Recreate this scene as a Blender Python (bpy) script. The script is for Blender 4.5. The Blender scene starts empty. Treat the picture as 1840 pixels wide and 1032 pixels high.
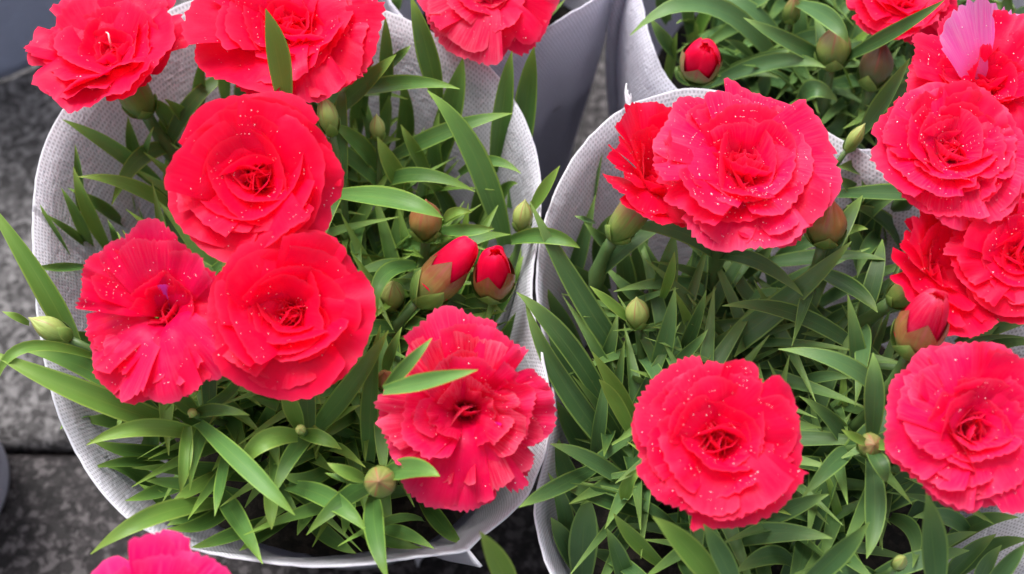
import bpy, math, random
import numpy as np
from mathutils import Vector, Matrix

SC = bpy.context.scene
COL = SC.collection
rng = np.random.default_rng(11)
random.seed(5)

# ------------------------------------------------------------------ camera
W, H = 1840.0, 1032.0
HFOV = math.radians(44.0)
PITCH = math.radians(60.0)
TGT = np.array([0.0, 0.0, 0.17])
DIST = 0.371
FWD = np.array([0.0, math.cos(PITCH), -math.sin(PITCH)])
CAM = TGT - FWD * DIST
RIGHT = np.array([1.0, 0.0, 0.0])
UPV = np.cross(RIGHT, FWD)
FPX = (W / 2) / math.tan(HFOV / 2)

cam_data = bpy.data.cameras.new('camera')
cam_data.sensor_fit = 'HORIZONTAL'
cam_data.angle = HFOV
cam_data.clip_start = 0.01
cam_data.clip_end = 50.0
cam_data.dof.use_dof = True
cam_data.dof.focus_distance = 0.385
cam_data.dof.aperture_fstop = 9.0
cam = bpy.data.objects.new('camera', cam_data)
COL.objects.link(cam)
cam.location = CAM
cam.rotation_euler = (math.pi / 2 - PITCH, 0, 0)
SC.camera = cam

# ------------------------------------------------------------------ overcast sky, sun, exposure
world = bpy.data.worlds.new('World')
SC.world = world
world.use_nodes = True
wn, wl = world.node_tree.nodes, world.node_tree.links
wn.clear()
wo = wn.new('ShaderNodeOutputWorld')
wb = wn.new('ShaderNodeBackground')
ws = wn.new('ShaderNodeTexSky')
ws.sky_type = 'NISHITA'
ws.sun_disc = False
SUN_EL, SUN_AZ = math.radians(62), math.radians(-35)
ws.sun_elevation = SUN_EL
ws.sun_rotation = SUN_AZ
ws.air_density = 1.0
ws.dust_density = 6.0
wh = wn.new('ShaderNodeHueSaturation')
wh.inputs['Saturation'].default_value = 0.32      # grey, clouded-over sky
wl.new(ws.outputs[0], wh.inputs['Color'])
wl.new(wh.outputs[0], wb.inputs['Color'])
wb.inputs['Strength'].default_value = 0.135
wl.new(wb.outputs[0], wo.inputs['Surface'])
sun_data = bpy.data.lights.new('sun', 'SUN')
sun_data.energy = 1.4
sun_data.angle = math.radians(28)
sun_data.color = (1.0, 0.97, 0.93)
sun = bpy.data.objects.new('sun', sun_data)
COL.objects.link(sun)
sd = Vector((math.cos(SUN_EL) * math.sin(SUN_AZ), math.cos(SUN_EL) * math.cos(SUN_AZ), math.sin(SUN_EL)))
sun.rotation_euler = (-sd).to_track_quat('-Z', 'Y').to_euler()
SC.view_settings.view_transform = 'Standard'
SC.view_settings.look = 'None'
SC.view_settings.gamma = 1.0
SC.view_settings.exposure = 0.87
SC.cycles.max_bounces = 8
SC.cycles.diffuse_bounces = 4
SC.cycles.transmission_bounces = 6


# ------------------------------------------------------------------ helpers
def nrm(v):
    v = np.asarray(v, float)
    return v / (np.linalg.norm(v) + 1e-12)


def ray(px, py):
    return nrm(FWD + RIGHT * ((px - W / 2) / FPX) - UPV * ((py - H / 2) / FPX))


def at(px, py, z):
    d = ray(px, py)
    return CAM + d * ((z - CAM[2]) / d[2])


def proj(p):
    q = np.asarray(p) - CAM
    dz = q @ FWD
    return np.stack([W / 2 + FPX * (q @ RIGHT) / dz, H / 2 - FPX * (q @ UPV) / dz], -1)


def metres(px, p):
    return px * ((np.asarray(p) - CAM) @ FWD) / FPX


def smooth01(t):
    t = np.clip(t, 0, 1)
    return t * t * (3 - 2 * t)


def mesh_from(name, V, F, mat, uv=None):
    me = bpy.data.meshes.new(name)
    me.from_pydata([tuple(v) for v in np.asarray(V, float)], [], [tuple(int(i) for i in f) for f in F])
    if uv is not None:
        lay = me.uv_layers.new(name='UVMap')
        li = np.empty(len(me.loops), np.int32)
        me.loops.foreach_get('vertex_index', li)
        lay.data.foreach_set('uv', np.asarray(uv, np.float32)[li].ravel())
    me.polygons.foreach_set('use_smooth', np.ones(len(me.polygons), bool))
    if mat is not None:
        me.materials.append(mat)
    me.update()
    return me


def link(name, me, parent=None, mw=None):
    o = bpy.data.objects.new(name, me)
    COL.objects.link(o)
    if parent is not None:
        o.parent = parent
    if mw is not None:
        o.matrix_local = mw
    return o


def empty(name, loc=(0, 0, 0), parent=None):
    o = bpy.data.objects.new(name, None)
    o.empty_display_size = 0.01
    COL.objects.link(o)
    o.location = loc
    if parent is not None:
        o.parent = parent
    return o


def tag(o, label=None, cat=None, group=None, kind=None):
    if label: o['label'] = label
    if cat: o['category'] = cat
    if group: o['group'] = group
    if kind: o['kind'] = kind
    return o


def grid_faces(nu, nv, closed=False):
    """rows nv, columns nu"""
    F = []
    m = nu if closed else nu - 1
    for j in range(nv - 1):
        for i in range(m):
            a = j * nu + i
            b = j * nu + (i + 1) % nu
            F.append((a, b, b + nu, a + nu))
    return F


# ------------------------------------------------------------------ materials
def new_mat(name):
    m = bpy.data.materials.new(name)
    m.use_nodes = True
    nt = m.node_tree
    nt.nodes.clear()
    out = nt.nodes.new('ShaderNodeOutputMaterial')
    return m, nt, out


def N(nt, typ, **kw):
    n = nt.nodes.new(typ)
    for k, v in kw.items():
        if k in ('operation', 'blend_type', 'data_type', 'noise_dimensions', 'feature', 'use_clamp', 'interpolation_type', 'offset', 'offset_frequency'):
            setattr(n, k, v)
        else:
            n.inputs[k].default_value = v
    return n


def mathn(nt, op, a, b=None, c=None, clamp=False):
    n = nt.nodes.new('ShaderNodeMath')
    n.operation = op
    n.use_clamp = clamp
    for i, x in enumerate((a, b, c)):
        if x is None: continue
        if isinstance(x, (int, float)): n.inputs[i].default_value = x
        else: nt.links.new(x, n.inputs[i])
    return n.outputs[0]


def mixc(nt, fac, a, b, mode='MIX'):
    n = nt.nodes.new('ShaderNodeMix')
    n.data_type = 'RGBA'
    n.blend_type = mode
    for sock, x in ((n.inputs[0], fac), (n.inputs[6], a), (n.inputs[7], b)):
        if isinstance(x, (int, float)): sock.default_value = x
        elif isinstance(x, tuple): sock.default_value = (*x, 1) if len(x) == 3 else x
        else: nt.links.new(x, sock)
    return n.outputs[2]


def ramp(nt, fac, stops):
    n = nt.nodes.new('ShaderNodeValToRGB')
    cr = n.color_ramp
    while len(cr.elements) < len(stops): cr.elements.new(0.5)
    for e, (p, c) in zip(cr.elements, stops):
        e.position = p
        e.color = (*c, 1) if isinstance(c, tuple) else (c, c, c, 1)
    nt.links.new(fac, n.inputs[0])
    return n.outputs[0]


def petal_material(name, red, pale, magenta=None, streak=None, vein=1.0):
    m, nt, out = new_mat(name)
    L = nt.links
    uv = nt.nodes.new('ShaderNodeUVMap')
    sep = nt.nodes.new('ShaderNodeSeparateXYZ'); L.new(uv.outputs[0], sep.inputs[0])
    u, v = sep.outputs[0], sep.outputs[1]
    oi = nt.nodes.new('ShaderNodeObjectInfo')
    # radial veins: noise squeezed along the length of the petal
    cmb = nt.nodes.new('ShaderNodeCombineXYZ')
    L.new(mathn(nt, 'MULTIPLY', u, 26.0), cmb.inputs[0])
    L.new(mathn(nt, 'MULTIPLY', v, 2.2), cmb.inputs[1])
    L.new(mathn(nt, 'MULTIPLY', oi.outputs['Random'], 40.0), cmb.inputs[2])
    vn = N(nt, 'ShaderNodeTexNoise', Scale=1.0, Detail=3.0, Roughness=0.6)
    L.new(cmb.outputs[0], vn.inputs['Vector'])
    tc = nt.nodes.new('ShaderNodeTexCoord')
    bn = N(nt, 'ShaderNodeTexNoise', Scale=160.0, Detail=4.0, Roughness=0.6)
    L.new(tc.outputs['Object'], bn.inputs['Vector'])
    edge = mathn(nt, 'POWER', v, 3.0)
    veins = mathn(nt, 'MULTIPLY', mathn(nt, 'SUBTRACT', vn.outputs[0], 0.42, clamp=True), 2.2, clamp=True)
    f = mathn(nt, 'MULTIPLY', mathn(nt, 'MULTIPLY', veins, edge), mathn(nt, 'MULTIPLY_ADD', oi.outputs['Random'], 0.40 * vein, 0.05 + 0.5 * (vein - 1)), clamp=True)
    f = mathn(nt, 'MAXIMUM', f, mathn(nt, 'MULTIPLY', mathn(nt, 'POWER', v, 22.0), 0.35))
    col = mixc(nt, f, red, pale)
    blot = mathn(nt, 'MULTIPLY', mathn(nt, 'SUBTRACT', bn.outputs[0], 0.5, clamp=True), 1.2, clamp=True)
    col = mixc(nt, blot, col, (pale[0] * 0.95, pale[1] * 0.5, pale[2] * 0.7))
    if streak is not None:
        u0, w0, v0 = streak
        d = mathn(nt, 'ABSOLUTE', mathn(nt, 'SUBTRACT', u, u0))
        wob = mathn(nt, 'MULTIPLY', mathn(nt, 'MULTIPLY_ADD', vn.outputs[0], 1.6, -0.3), mathn(nt, 'MULTIPLY', mathn(nt, 'SUBTRACT', v, v0, clamp=True), w0 / (1 - v0)))
        mk = mathn(nt, 'MULTIPLY', mathn(nt, 'SUBTRACT', wob, d, clamp=True), 30.0, clamp=True)
        col = mixc(nt, mk, col, magenta)
    # fine velvety relief
    fine = N(nt, 'ShaderNodeTexNoise', Scale=1500.0, Detail=2.0)
    L.new(tc.outputs['Object'], fine.inputs['Vector'])
    hgt = mathn(nt, 'ADD', mathn(nt, 'MULTIPLY', vn.outputs[0], 0.10), mathn(nt, 'MULTIPLY', fine.outputs[0], 0.22))
    bp = N(nt, 'ShaderNodeBump', Strength=0.55, Distance=0.0005)
    L.new(hgt, bp.inputs['Height'])
    p = N(nt, 'ShaderNodeBsdfPrincipled', Roughness=0.42)
    p.inputs['Specular IOR Level'].default_value = 0.24
    p.inputs['Specular Tint'].default_value = (1.0, 0.60, 0.84, 1)
    p.inputs['Sheen Weight'].default_value = 0.07
    p.inputs['Sheen Roughness'].default_value = 0.4
    p.inputs['Sheen Tint'].default_value = (1.0, 0.42, 0.58, 1)
    L.new(col, p.inputs['Base Color']); L.new(bp.outputs[0], p.inputs['Normal'])
    t = nt.nodes.new('ShaderNodeBsdfTranslucent')
    L.new(col, t.inputs['Color']); L.new(bp.outputs[0], t.inputs['Normal'])
    mx = nt.nodes.new('ShaderNodeMixShader'); mx.inputs[0].default_value = 0.46
    L.new(p.outputs[0], mx.inputs[1]); L.new(t.outputs[0], mx.inputs[2])
    L.new(mx.outputs[0], out.inputs[0])
    return m


RED, PALE = (0.95, 0.0007, 0.068), (0.93, 0.12, 0.24)
M_PETAL = petal_material('petal_red', RED, PALE)
M_PETAL_PALE = petal_material('petal_coral', (0.86, 0.004, 0.075), (0.94, 0.30, 0.40), vein=1.7)
M_PETAL_HOT = petal_material('petal_scarlet', (0.97, 0.0004, 0.056), (0.95, 0.08, 0.18))
M_PETAL_ROSE = petal_material('petal_rose_red', (0.94, 0.0018, 0.096), (0.94, 0.19, 0.32), vein=1.3)
M_PETAL_DEEP = petal_material('petal_crimson_pink', (0.90, 0.002, 0.17), (0.95, 0.16, 0.42), vein=1.6)
M_PETAL_FLECK = petal_material('petal_flecked', RED, PALE, (0.78, 0.015, 0.40), (0.12, 0.15, 0.62))
M_PETAL_FLECK_B = petal_material('petal_base_flecked', RED, PALE, (0.70, 0.08, 0.72), (-0.55, 0.4, 0.3))
M_PETAL_PINK = petal_material('petal_pink', (0.88, 0.15, 0.60), (0.95, 0.70, 0.90), vein=2.2)


def leaf_material(name, c0, c1, edge, bluish=0.0):
    m, nt, out = new_mat(name)
    L = nt.links
    uv = nt.nodes.new('ShaderNodeUVMap')
    sep = nt.nodes.new('ShaderNodeSeparateXYZ'); L.new(uv.outputs[0], sep.inputs[0])
    u, v = sep.outputs[0], sep.outputs[1]
    oi = nt.nodes.new('ShaderNodeObjectInfo')
    tc = nt.nodes.new('ShaderNodeTexCoord')
    geo = nt.nodes.new('ShaderNodeNewGeometry')
    n1 = N(nt, 'ShaderNodeTexNoise', Scale=55.0, Detail=3.0)
    L.new(geo.outputs['Position'], n1.inputs['Vector'])
    f = mathn(nt, 'MULTIPLY_ADD', oi.outputs['Random'], 0.75, mathn(nt, 'MULTIPLY_ADD', n1.outputs[0], 0.9, -0.33), clamp=True)
    col = mixc(nt, f, c0, c1)
    # long veins
    cmb = nt.nodes.new('ShaderNodeCombineXYZ')
    L.new(mathn(nt, 'MULTIPLY', u, 7.0), cmb.inputs[0]); L.new(mathn(nt, 'MULTIPLY', v, 1.5), cmb.inputs[1])
    L.new(mathn(nt, 'MULTIPLY', oi.outputs['Random'], 30.0), cmb.inputs[2])
    vn = N(nt, 'ShaderNodeTexNoise', Scale=2.0, Detail=3.0)
    L.new(cmb.outputs[0], vn.inputs['Vector'])
    col = mixc(nt, mathn(nt, 'MULTIPLY', mathn(nt, 'SUBTRACT', vn.outputs[0], 0.5, clamp=True), 0.5), col, (c1[0] * 1.4, c1[1] * 1.35, c1[2] * 1.5))
    # yellow-green margin and tip, paler midrib
    au = mathn(nt, 'ABSOLUTE', u)
    mar = mathn(nt, 'MULTIPLY', mathn(nt, 'GREATER_THAN', au, 0.86), 0.50)
    tip = mathn(nt, 'POWER', v, 6.0)
    rib = mathn(nt, 'MULTIPLY', mathn(nt, 'LESS_THAN', au, 0.05), 0.10)
    fm = mathn(nt, 'MAXIMUM', mathn(nt, 'MAXIMUM', mar, mathn(nt, 'MULTIPLY', tip, 0.75)), rib)
    col = mixc(nt, fm, col, edge)
    sp = N(nt, 'ShaderNodeTexNoise', Scale=260.0, Detail=4.0, Roughness=0.7)
    L.new(geo.outputs['Position'], sp.inputs['Vector'])
    col = mixc(nt, mathn(nt, 'MULTIPLY', mathn(nt, 'SUBTRACT', sp.outputs[0], 0.66, clamp=True), 4.0, clamp=True), col, (0.20, 0.20, 0.07))
    bp = N(nt, 'ShaderNodeBump', Strength=0.35, Distance=0.0004)
    L.new(vn.outputs[0], bp.inputs['Height'])
    p = N(nt, 'ShaderNodeBsdfPrincipled', Roughness=0.42)
    p.inputs['Specular IOR Level'].default_value = 0.36
    L.new(mathn(nt, 'MULTIPLY_ADD', n1.outputs[0], 0.3, 0.28), p.inputs['Roughness'])
    L.new(col, p.inputs['Base Color']); L.new(bp.outputs[0], p.inputs['Normal'])
    t = nt.nodes.new('ShaderNodeBsdfTranslucent')
    L.new(mixc(nt, 0.5, col, edge), t.inputs['Color'])
    mx = nt.nodes.new('ShaderNodeMixShader'); mx.inputs[0].default_value = 0.14
    L.new(p.outputs[0], mx.inputs[1]); L.new(t.outputs[0], mx.inputs[2])
    L.new(mx.outputs[0], out.inputs[0])
    return m


M_LEAF_A = leaf_material('leaf_green', (0.034, 0.094, 0.017), (0.112, 0.260, 0.062), (0.31, 0.48, 0.07))
M_LEAF_B = leaf_material('leaf_blue_green', (0.030, 0.080, 0.022), (0.092, 0.196, 0.070), (0.27, 0.42, 0.08))
M_LEAF_YOUNG = leaf_material('leaf_young', (0.10, 0.22, 0.034), (0.17, 0.31, 0.055), (0.36, 0.48, 0.09))


def bud_material(name, base, tipc, blush):
    m, nt, out = new_mat(name)
    L = nt.links
    uv = nt.nodes.new('ShaderNodeUVMap')
    sep = nt.nodes.new('ShaderNodeSeparateXYZ'); L.new(uv.outputs[0], sep.inputs[0])
    tc = nt.nodes.new('ShaderNodeTexCoord')
    n1 = N(nt, 'ShaderNodeTexNoise', Scale=170.0, Detail=4.0)
    L.new(tc.outputs['Object'], n1.inputs['Vector'])
    g = mathn(nt, 'MULTIPLY_ADD', n1.outputs[0], 0.7, mathn(nt, 'MULTIPLY_ADD', sep.outputs[1], 0.9, -0.45), clamp=True)
    col = ramp(nt, g, [(0.10, base), (0.38, blush), (0.72, tipc)])
    cmb = nt.nodes.new('ShaderNodeCombineXYZ')
    L.new(mathn(nt, 'MULTIPLY', sep.outputs[0], 60.0), cmb.inputs[0]); L.new(mathn(nt, 'MULTIPLY', sep.outputs[1], 2.0), cmb.inputs[1])
    n2 = N(nt, 'ShaderNodeTexNoise', Scale=1.0, Detail=2.0)
    L.new(cmb.outputs[0], n2.inputs['Vector'])
    col = mixc(nt, mathn(nt, 'MULTIPLY', mathn(nt, 'SUBTRACT', n2.outputs[0], 0.5, clamp=True), 1.4), col, (base[0] * 1.5, base[1] * 1.3, base[2] * 1.3))
    fr = mathn(nt, 'ABSOLUTE', mathn(nt, 'SUBTRACT', mathn(nt, 'FRACT', mathn(nt, 'MULTIPLY', sep.outputs[0], 5.0)), 0.5))
    ln = mathn(nt, 'MULTIPLY', mathn(nt, 'MULTIPLY', mathn(nt, 'SUBTRACT', 0.09, fr, clamp=True), 14.0, clamp=True), mathn(nt, 'MULTIPLY', mathn(nt, 'SUBTRACT', sep.outputs[1], 0.35, clamp=True), 2.2, clamp=True))
    col = mixc(nt, mathn(nt, 'MULTIPLY', ln, 0.8), col, (0.34, 0.08, 0.06))
    bp = N(nt, 'ShaderNodeBump', Strength=0.3, Distance=0.0004)
    L.new(n2.outputs[0], bp.inputs['Height'])
    p = N(nt, 'ShaderNodeBsdfPrincipled', Roughness=0.42)
    p.inputs['Subsurface Weight'].default_value = 0.15
    p.inputs['Subsurface Radius'].default_value = (0.002, 0.002, 0.001)
    p.inputs['Subsurface Scale'].default_value = 1.0
    L.new(col, p.inputs['Base Color']); L.new(bp.outputs[0], p.inputs['Normal'])
    L.new(p.outputs[0], out.inputs[0])
    return m


M_CALYX = bud_material('calyx_green', (0.11, 0.20, 0.04), (0.26, 0.15, 0.07), (0.20, 0.26, 0.06))
M_CALYX_BROWN = bud_material('calyx_bronze', (0.16, 0.20, 0.05), (0.26, 0.075, 0.03), (0.30, 0.17, 0.05))
M_CALYX_PALE = bud_material('calyx_pale', (0.20, 0.30, 0.07), (0.38, 0.44, 0.14), (0.30, 0.38, 0.10))
M_CALYX_DARK = bud_material('calyx_dark', (0.10, 0.14, 0.05), (0.13, 0.06, 0.04), (0.14, 0.11, 0.05))
M_BRACT = leaf_material('bract', (0.10, 0.20, 0.04), (0.18, 0.30, 0.06), (0.36, 0.46, 0.12))


def stem_material():
    m, nt, out = new_mat('stem')
    geo = nt.nodes.new('ShaderNodeNewGeometry')
    n1 = N(nt, 'ShaderNodeTexNoise', Scale=90.0, Detail=3.0)
    nt.links.new(geo.outputs['Position'], n1.inputs['Vector'])
    col = ramp(nt, n1.outputs[0], [(0.3, (0.055, 0.115, 0.030)), (0.7, (0.11, 0.19, 0.055))])
    p = N(nt, 'ShaderNodeBsdfPrincipled', Roughness=0.45)
    nt.links.new(col, p.inputs['Base Color']); nt.links.new(p.outputs[0], out.inputs[0])
    return m


M_STEM = stem_material()


def simple(name, colr, rough, spec=0.5):
    m, nt, out = new_mat(name)
    tc = nt.nodes.new('ShaderNodeTexCoord')
    n1 = N(nt, 'ShaderNodeTexNoise', Scale=300.0, Detail=2.0)
    nt.links.new(tc.outputs['Object'], n1.inputs['Vector'])
    col = mixc(nt, n1.outputs[0], tuple(c * 0.85 for c in colr), tuple(min(1, c * 1.1) for c in colr))
    p = N(nt, 'ShaderNodeBsdfPrincipled', Roughness=rough)
    p.inputs['Specular IOR Level'].default_value = spec
    nt.links.new(col, p.inputs['Base Color']); nt.links.new(p.outputs[0], out.inputs[0])
    return m


M_STYLE = simple('style_pale_pink', (0.85, 0.50, 0.52), 0.5)


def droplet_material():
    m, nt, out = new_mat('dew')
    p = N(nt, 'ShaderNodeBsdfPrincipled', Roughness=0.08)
    p.inputs['Base Color'].default_value = (0.96, 0.70, 0.77, 1)  # whitish pink base colour stands in for the glints on the drops
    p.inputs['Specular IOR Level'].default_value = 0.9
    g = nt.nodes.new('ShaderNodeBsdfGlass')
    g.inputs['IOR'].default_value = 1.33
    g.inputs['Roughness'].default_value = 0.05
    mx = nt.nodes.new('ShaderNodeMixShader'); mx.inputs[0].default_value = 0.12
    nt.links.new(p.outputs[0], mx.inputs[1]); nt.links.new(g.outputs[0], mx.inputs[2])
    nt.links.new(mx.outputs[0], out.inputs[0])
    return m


M_DEW_GLINT = droplet_material()


def fabric_material(name, colr, dots=1.0, trans=0.3):
    m, nt, out = new_mat(name)
    L = nt.links
    uv = nt.nodes.new('ShaderNodeUVMap')
    mp = nt.nodes.new('ShaderNodeMapping'); mp.inputs['Scale'].default_value = (1000, 1000, 1000)
    L.new(uv.outputs[0], mp.inputs[0])
    wob = N(nt, 'ShaderNodeTexNoise', Scale=0.6, Detail=2.0)
    L.new(mp.outputs[0], wob.inputs['Vector'])
    wv = nt.nodes.new('ShaderNodeVectorMath'); wv.operation = 'MULTIPLY_ADD'
    L.new(wob.outputs['Color'], wv.inputs[0]); wv.inputs[1].default_value = (0.4, 0.4, 0); L.new(mp.outputs[0], wv.inputs[2])
    b = nt.nodes.new('ShaderNodeTexBrick')
    b.offset = 0.5
    for k, val in (('Scale', 1.0), ('Mortar Size', 0.42), ('Mortar Smooth', 0.3), ('Brick Width', 1.34), ('Row Height', 1.60), ('Bias', 0.0)):
        b.inputs[k].default_value = val
    L.new(wv.outputs[0], b.inputs['Vector'])
    dot = mathn(nt, 'SUBTRACT', 1.0, b.outputs['Fac'])
    fib = N(nt, 'ShaderNodeTexNoise', Scale=3.5, Detail=5.0, Roughness=0.75)
    L.new(mp.outputs[0], fib.inputs['Vector'])
    big = N(nt, 'ShaderNodeTexNoise', Scale=0.05, Detail=3.0)
    L.new(mp.outputs[0], big.inputs['Vector'])
    base = mixc(nt, fib.outputs[0], tuple(c * 0.86 for c in colr), tuple(min(c * 1.08, 0.92) for c in colr))
    base = mixc(nt, mathn(nt, 'MULTIPLY', mathn(nt, 'SUBTRACT', big.outputs[0], 0.45, clamp=True), 0.9), base, tuple(c * 0.78 for c in colr))
    col = mixc(nt, mathn(nt, 'MULTIPLY', dot, 0.62 * dots), base, tuple(c * 0.42 for c in colr))
    crs = N(nt, 'ShaderNodeTexNoise', Scale=0.16, Detail=3.0, Roughness=0.5, Distortion=1.5)
    L.new(mp.outputs[0], crs.inputs['Vector'])
    hgt = mathn(nt, 'MULTIPLY_ADD', fib.outputs[0], 0.35, mathn(nt, 'MULTIPLY', dot, -1.0 * dots))
    hgt = mathn(nt, 'MULTIPLY_ADD', crs.outputs[0], 4.5, hgt)
    bp = N(nt, 'ShaderNodeBump', Strength=0.7, Distance=0.0003)
    L.new(hgt, bp.inputs['Height'])
    p = N(nt, 'ShaderNodeBsdfPrincipled', Roughness=0.75)
    p.inputs['Specular IOR Level'].default_value = 0.25
    L.new(col, p.inputs['Base Color']); L.new(bp.outputs[0], p.inputs['Normal'])
    t = nt.nodes.new('ShaderNodeBsdfTranslucent'); L.new(col, t.inputs['Color'])
    mx = nt.nodes.new('ShaderNodeMixShader'); mx.inputs[0].default_value = trans
    L.new(p.outputs[0], mx.inputs[1]); L.new(t.outputs[0], mx.inputs[2])
    L.new(mx.outputs[0], out.inputs[0])
    return m


M_FAB = fabric_material('nonwoven_white', (0.80, 0.80, 0.90))
M_FAB_GREY = fabric_material('nonwoven_grey', (0.74, 0.735, 0.84))
M_FAB_BLUE = fabric_material('nonwoven_slate_blue', (0.40, 0.45, 0.60), dots=0.35, trans=0.1)


def granite(name, dark, mid, light):
    m, nt, out = new_mat(name)
    L = nt.links
    geo = nt.nodes.new('ShaderNodeNewGeometry')
    n1 = N(nt, 'ShaderNodeTexNoise', Scale=300.0, Detail=6.0, Roughness=0.72)
    n2 = N(nt, 'ShaderNodeTexNoise', Scale=28.0, Detail=4.0, Roughness=0.6)
    vo = N(nt, 'ShaderNodeTexVoronoi', Scale=330.0)
    for n in (n1, n2, vo): L.new(geo.outputs['Position'], n.inputs['Vector'])
    vs = nt.nodes.new('ShaderNodeSeparateXYZ'); L.new(vo.outputs['Color'], vs.inputs[0])
    col = ramp(nt, n1.outputs[0], [(0.36, dark), (0.5, mid), (0.64, light)])
    col = mixc(nt, mathn(nt, 'MULTIPLY', mathn(nt, 'GREATER_THAN', vs.outputs[0], 0.80), 0.75), col, light)
    col = mixc(nt, mathn(nt, 'MULTIPLY', mathn(nt, 'LESS_THAN', vs.outputs[1], 0.30), 0.8), col, dark)
    col = mixc(nt, mathn(nt, 'MULTIPLY', mathn(nt, 'SUBTRACT', n2.outputs[0], 0.42, clamp=True), 1.6, clamp=True), col, tuple(c * 0.7 for c in dark))
    hg = mathn(nt, 'ADD', mathn(nt, 'MULTIPLY', n1.outputs[0], 1.0), mathn(nt, 'MULTIPLY', n2.outputs[0], 1.5))
    bp = N(nt, 'ShaderNodeBump', Strength=0.7, Distance=0.0012)
    L.new(hg, bp.inputs['Height'])
    p = N(nt, 'ShaderNodeBsdfPrincipled', Roughness=0.6)
    p.inputs['Specular IOR Level'].default_value = 0.25
    L.new(mathn(nt, 'MULTIPLY_ADD', n2.outputs[0], 0.5, 0.3), p.inputs['Roughness'])
    L.new(col, p.inputs['Base Color']); L.new(bp.outputs[0], p.inputs['Normal'])
    L.new(p.outputs[0], out.inputs[0])
    return m


M_SLAB = granite('granite_grey', (0.026, 0.024, 0.025), (0.100, 0.094, 0.097), (0.22, 0.21, 0.215))
M_SLAB_DARK_SHADE = granite('granite_dark_and_shade', (0.006, 0.005, 0.0055), (0.022, 0.018, 0.020), (0.11, 0.098, 0.102))
M_JOINT = granite('joint_dirt', (0.010, 0.009, 0.008), (0.025, 0.021, 0.018), (0.06, 0.05, 0.045))
M_SOIL = granite('peat', (0.006, 0.005, 0.004), (0.018, 0.013, 0.010), (0.045, 0.034, 0.026))

# ------------------------------------------------------------------ pavement
me = mesh_from('pavement', [(-1.5, -1.2, -0.012), (1.5, -1.2, -0.012), (1.5, 1.8, -0.012), (-1.5, 1.8, -0.012)], [(0, 1, 2, 3)], M_JOINT,
               [(0, 0), (1, 0), (1, 1), (0, 1)])
pave = tag(link('pavement', me), 'grey granite paving under the wrapped flower pots', None, kind='structure')


def slab(x0, x1, y0, y1, top, mat):
    """bevelled slab with a slightly uneven upper edge"""
    b = 0.004
    rings = []
    n = 14
    def ring(off, z, jit):
        pts = []
        for (ax, ay, bx, by) in ((x0 + off, y0 + off, x1 - off, y0 + off), (x1 - off, y0 + off, x1 - off, y1 - off),
                                 (x1 - off, y1 - off, x0 + off, y1 - off), (x0 + off, y1 - off, x0 + off, y0 + off)):
            for k in range(n):
                t = k / n
                pts.append((ax + (bx - ax) * t + rng.normal(0, jit), ay + (by - ay) * t + rng.normal(0, jit), z + rng.normal(0, jit * 0.3)))
        return pts
    V = ring(0, -0.011, 0.0) + ring(0, top - b, 0.0008) + ring(b * 0.5, top - b * 0.25, 0.0007) + ring(b * 1.3, top, 0.0006)
    F = grid_faces(4 * n, 4, closed=True)
    F.append(tuple(range(3 * 4 * n, 4 * 4 * n)))
    m_ = mesh_from('slab', V, F, mat, [(v[0], v[1]) for v in V])
    return link('paving_slab', m_, pave)


joint = at(80, 803, 0.0)
jy = joint[1]
jw = 0.0018
xs = [-1.2, -0.62, -0.05, 0.60, 1.2]
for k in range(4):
    slab(xs[k] + jw, xs[k + 1] - jw, jy + jw, jy + 0.55, 0.0, M_SLAB if k < 2 else M_SLAB_DARK_SHADE)  # right-hand slabs take the dark colour to paint in shade between the sleeves
    slab(xs[k] + jw + (0.12 if k else 0), xs[k + 1] - jw + 0.12, jy - 0.5, jy - jw, -0.002, M_SLAB_DARK_SHADE)
    slab(xs[k] + jw, xs[k + 1] - jw, jy + 0.554, jy + 1.1, 0.001, M_SLAB)


# ------------------------------------------------------------------ fabric sleeves
def closed_spline(P, n):
    """Catmull-Rom through the closed list of points"""
    P = np.asarray(P, float)
    k = len(P)
    out = []
    seg = np.linalg.norm(np.roll(P, -1, 0) - P, axis=1)
    cum = np.concatenate([[0], np.cumsum(seg)])
    for s in np.linspace(0, cum[-1], n, endpoint=False):
        i = min(np.searchsorted(cum, s, 'right') - 1, k - 1)
        t = (s - cum[i]) / (seg[i] + 1e-12)
        p0, p1, p2, p3 = P[i - 1], P[i], P[(i + 1) % k], P[(i + 2) % k]
        out.append(0.5 * ((2 * p1) + (-p0 + p2) * t + (2 * p0 - 5 * p1 + 4 * p2 - p3) * t ** 2 + (-p0 + 3 * p1 - 3 * p2 + p3) * t ** 3))
    return np.array(out)


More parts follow.
